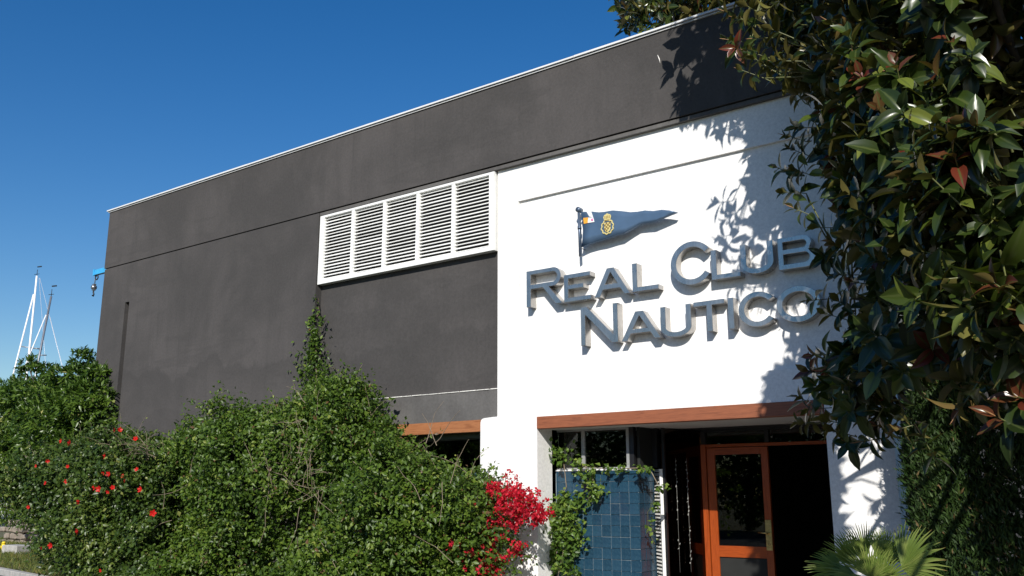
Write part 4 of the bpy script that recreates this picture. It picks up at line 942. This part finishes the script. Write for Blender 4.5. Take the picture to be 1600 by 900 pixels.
RB = tag(empty('rubber_tree', (-6.5, 14, 7.5)), 'rubber fig tree top showing above the white edged roof', 'tree')
RB.location = (-6.5, 20.5, 0)
rg2 = np.random.default_rng(9); tp_ = []; ax_ = []
for k in range(1900):
    px_ = rg2.uniform(955, 1420); py_ = rg2.uniform(-260, 70); Yk = rg2.uniform(11.6, 13.4)
    edge_ = np.interp(px_, [955, 975, 1000, 1060, 1420], [-20, 40, 45, 60, 60])
    if py_ > edge_: continue
    p = at(px_, py_, Yk)
    if p[2] < 7.75: continue
    tp_.append(p); ax_.append(unit(np.array([-.5, -.6, .1])+rg2.normal(size=3)*.5))
R, T, S, TI, ID = rosettes(tp_, ax_, rg2, (7, 11), (.15, .22), .2); ok = T[:, 2] > 7.65
scatter('crown', FIG, R[ok], T[ok], S[ok], TI[ok], M['fig'], RB)
tb = MB(); tb.tube([(-6.5, 20.5, 0), (-6.3, 19.8, 5), (-5.8, 16, 9)], [.35, .3, .2], 10)
for q in ((-5.2, 12.6, 8.4), (-6, 12.8, 9), (-4, 12.5, 9), (-3, 12.5, 8.6)): tb.tube([(-5.8, 16, 9), (q[0]*.5-2.9, 14.3, q[2]+.2), q], [.14, .09, .03], 7, False)
tb.build('trunk', M['bark'], RB)

# ------------------------------------------------------------------ verge and small things at the far left
n = 40000
gx = rng.uniform(-33, -15, n); gy = np.array([kl(a) for a in gx])+.16+rng.random(n)*5.; gp = np.stack([gx, gy, np.full(n, .10)], 1)
d = unit(np.array([0, 0, 1.])+rng.normal(size=(n, 3))*.5); t = np.clip(.45+.4*lumps(gp, 1.5)+rng.normal(size=n)*.25, 0, 1)
go = scatter('grass', leaf_small(.12, .1, .2), frames(d, rnd(n)), gp, .09*(.5+rng.random(n)), t, M['grass'])
tag(go, 'short patchy grass on the verge behind the kerb', 'grass', kind='stuff')
q = at(5, 857, 12.2); YD = tag(empty('yellow_standpipe', (q[0], q[1], .1)), 'small yellow pipe fitting with side outlets at the left edge of the lawn', 'standpipe')
zt = q[2]+.13
MB().tube([(q[0], q[1], .1), (q[0], q[1], zt)], .05, 10).build('pipe', M['yellow'], YD)
MB().tube([(q[0]-.16, q[1], zt-.10), (q[0]+.22, q[1], zt-.12)], .045, 10).build('outlet', M['yellow'], YD)
MB().tube([(q[0], q[1], zt), (q[0], q[1], zt+.05)], [.065, .03], 10).build('cap', M['yellow'], YD)
SW = tag(empty('stone_wall', at(10, 850, 13)*[1, 1, 0]), 'low rough stone wall behind the shrub at the left edge', 'wall')
for i in range(30):
    for j in range(4):
        x_ = -31+i*.42+(j % 2)*.2; h_ = .19; MB().obox((x_+.2, 14.6+random.uniform(-.05, .05), .1+j*.2), (.19+random.uniform(-.06, .005), 0, random.uniform(-.02, .02)), (0, .2, 0), (0, 0, .093+random.uniform(-.02, .004))).build('stone', M['stone'], SW, .035)
q = at(26, 853, 12.0); PB = MB().obox((q[0], q[1], .17), (.33, .03, 0), (-.02, .2, 0), (0, 0, .14)).build('stone_block', M['kerb'], None, .02)
tag(PB, 'pale rough stone block lying on the grass beside the yellow fitting', 'stone')
# leafy trees across the road behind the viewpoint, seen only as dark reflections in the glass
OT = empty('street_trees', (-6, -17, 0)); tag(OT, 'row of leafy street trees across the road behind the viewpoint', 'trees')
PA = []; OA = []; tb = MB()
for k, (x_, y_) in enumerate(((-46, -15), (-41, -16.5), (-36, -15), (-31, -16.5), (-26, -15.5), (-21, -17), (-16, -16), (-11, -17), (-6, -16), (-1, -17.5), (4, -17))):
    P, out = blob(5200, (x_, y_, 3.4), (3.0, 2.2, 3.0), .3); PA.append(P); OA.append(out); tb.tube([(x_, y_, 0), (x_, y_, 2.6)], [.2, .14], 8)
cloud_leaves('crown', np.concatenate(PA), np.concatenate(OA), .30, leaf_small(.6), M['hedge'], OT, -.2); tb.build('trunk', M['bark'], OT)['kind'] = 'stuff'
